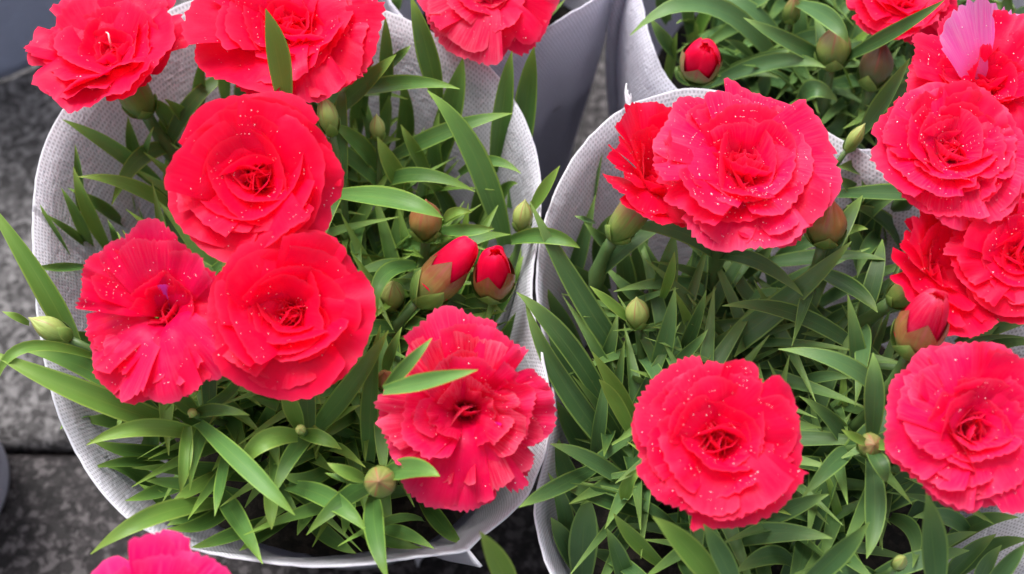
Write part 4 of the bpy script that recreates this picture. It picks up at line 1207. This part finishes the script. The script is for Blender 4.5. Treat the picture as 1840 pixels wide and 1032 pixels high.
PC.bud(1260, 108, .158, (0.02, -0.20, 0.97), 82, 100, 'open', M_CALYX, 33, label='round red bud just opening among the back leaves')
PC.bud(1499, 82, .160, (0.0, 0.35, 0.9), 66, 92, 'closed', M_CALYX, 34)
PC.bud(1576, 114, .156, (0.08, 0.4, 0.9), 64, 100, 'closed', M_CALYX_DARK, 35)
PC.bud(1538, 246, .160, (0.35, 0.30, 0.8), 28, 66, 'closed', M_CALYX_PALE, 36, bracts=2)
PC.bud(1424, 16, .155, (0.0, 0.1, 1.0), 32, 66, 'closed', M_CALYX, 37)
for a in [
    (1390, 105, 1265, 10, 1132, 64, 50, .135, .162, .018), (1485, 112, 1412, 74, 1336, 32, 36, .148, .165, .004), (1278, 150, 1395, 112, 1484, 122, 34, .135, .158, .004), (1262, 158, 1360, 112, 1432, 86, 30, .125, .148), (1436, 8, 1494, 36, 1524, 78, 36, .158, .172, .008),
    (1518, 106, 1622, 50, 1697, 0, 31, .155, .198, .004), (1550, 236, 1598, 170, 1635, 105, 36, .155, .198, .002), (1438, 184, 1464, 160, 1504, 182, 38, .14, .148, .010), (1198, 155, 1208, 100, 1217, 58, 20, .125, .15, .002, Y), (1220, 112, 1198, 78, 1168, 32, 27, .13, .155),
    (1354, 108, 1330, 84, 1302, 72, 17, .135, .15), (1290, 40, 1350, 5, 1410, -20, 42, .13, .155), (1860, 20, 1830, 32, 1798, 48, 32, .15, .165), (1240, 60, 1232, 10, 1225, -30, 30, .13, .155), (1350, 150, 1400, 150, 1450, 190, 36, .118, .132), (1400, 30, 1370, 60, 1320, 100, 34, .12, .14),
    (1290, 100, 1330, 50, 1380, 0, 36, .12, .145), (1460, 130, 1440, 60, 1450, -20, 34, .12, .15), (1540, 160, 1540, 80, 1560, 10, 34, .12, .145), (1340, 190, 1370, 160, 1370, 120, 30, .115, .135), (1480, 220, 1530, 200, 1570, 150, 34, .115, .135), (1200, 40, 1190, 0, 1185, -40, 30, .13, .15),
    (1255, 150, 1228, 140, 1215, 120, 32, .125, .14), (1300, 150, 1340, 130, 1400, 140, 28, .12, .135), (1820, 60, 1810, 20, 1825, -30, 32, .13, .165), (1450, 260, 1500, 240, 1520, 180, 36, .112, .13), (1560, 300, 1540, 270, 1490, 250, 30, .12, .135),
]:
    PC.hero(*a)
PC.fill(66, [(1185, 30), (1215, 120), (1280, 190), (1560, 300), (1900, 280), (1900, -200), (1180, -200)], .106, .128, [])
PC.finish()

# ------------------------------------------------------------------ plant in the grey sleeve behind
PD = Plant(SL_C, .09, 'red carnation plant in the grey dimpled sleeve with one flat pinkish bloom', GRP, M_LEAF_A, 24)
PD.flower(874, -22, 138, .176, (0.03, -0.42, 0.9), seed=116, dew=70, ruffle=0.035, mats=[M_PETAL_PALE, M_PETAL], label='flat pinkish bloom hanging over the grey sleeve',
          layers=[(6, 1.31, -10, 33, 0.05, 0, -14), (6, 1.14, 0, 34, 0.1, 0, -14), (5, 0.94, 16, 36, 0.2, 0, -14), (5, 0.76, 36, 38, 0.3, 0, -10), (4, 0.6, 56, 40, 0.4, 0.2, 0)])
for a in [(920, 40, 965, 38, 1015, 0, 22, .135, .158), (740, 0, 770, -40, 790, -80, 30, .13, .16), (930, 20, 960, 20, 1000, -20, 30, .13, .15), (700, 30, 712, 0, 716, -50, 26, .125, .15), (980, -60, 1020, -90, 1060, -100, 36, .13, .155), (820, -90, 850, -150, 880, -200, 36, .13, .165)]:
    PD.hero(*a)
PD.fill(40, [(690, -260), (1090, -260), (1060, -30), (960, 50), (800, 80), (700, -20)], .112, .134, [])
PD.finish()

# ------------------------------------------------------------------ front plant, mostly below the picture
PE = Plant(SL_G, .085, 'front carnation plant with a crimson pink bloom cut by the picture edge', GRP, M_LEAF_A, 25)
PE.flower(288, 1158, 186, .168, (-0.15, -0.25, 0.95), seed=117, dew=10, ruffle=0.05, mats=[M_PETAL_DEEP], label='crimson pink bloom cut by the bottom of the picture')
PE.hero(925, 1075, 893, 1010, 862, 955, 48, .15, .185, .002, Y)
PE.hero(800, 1150, 900, 1100, 930, 1060, 40, .14, .160, .002)
PE.fill(30, None, .110, .132, [[(0, 0), (1840, 0), (1840, 1045), (0, 1045)]])
PE.finish()

# ------------------------------------------------------------------ frayed thread on the rim
tp = at(1131, 188, .160)
TV, TF, TU = [], [], []
for k, (dx, dy, dz, w) in enumerate(((-5, -38, .004, .0010), (-3, -26, .003, .0008), (-1, -18, .002, .0008), (2, -20, .002, .0004), (-9, -22, .003, .0003))):
    e = at(1131 + dx, 188 + dy, .160 + dz)
    V, F, U = tube(bez(tp + np.array([0, 0, -.001]), (tp + e) / 2 + np.array([.0006 * (k - 2), 0, .0005]), e, 8), np.linspace(w, w * 0.2, 8), 6)
    o = len(TV)
    TV += list(V); TF += [tuple(i + o for i in f) for f in F]; TU += list(U)
M_THREAD = simple('thread_white', (0.80, 0.80, 0.86), 0.8, 0.2)
link('frayed_thread', mesh_from('frayed_thread', TV, TF, M_THREAD, TU), SL_B.obj)
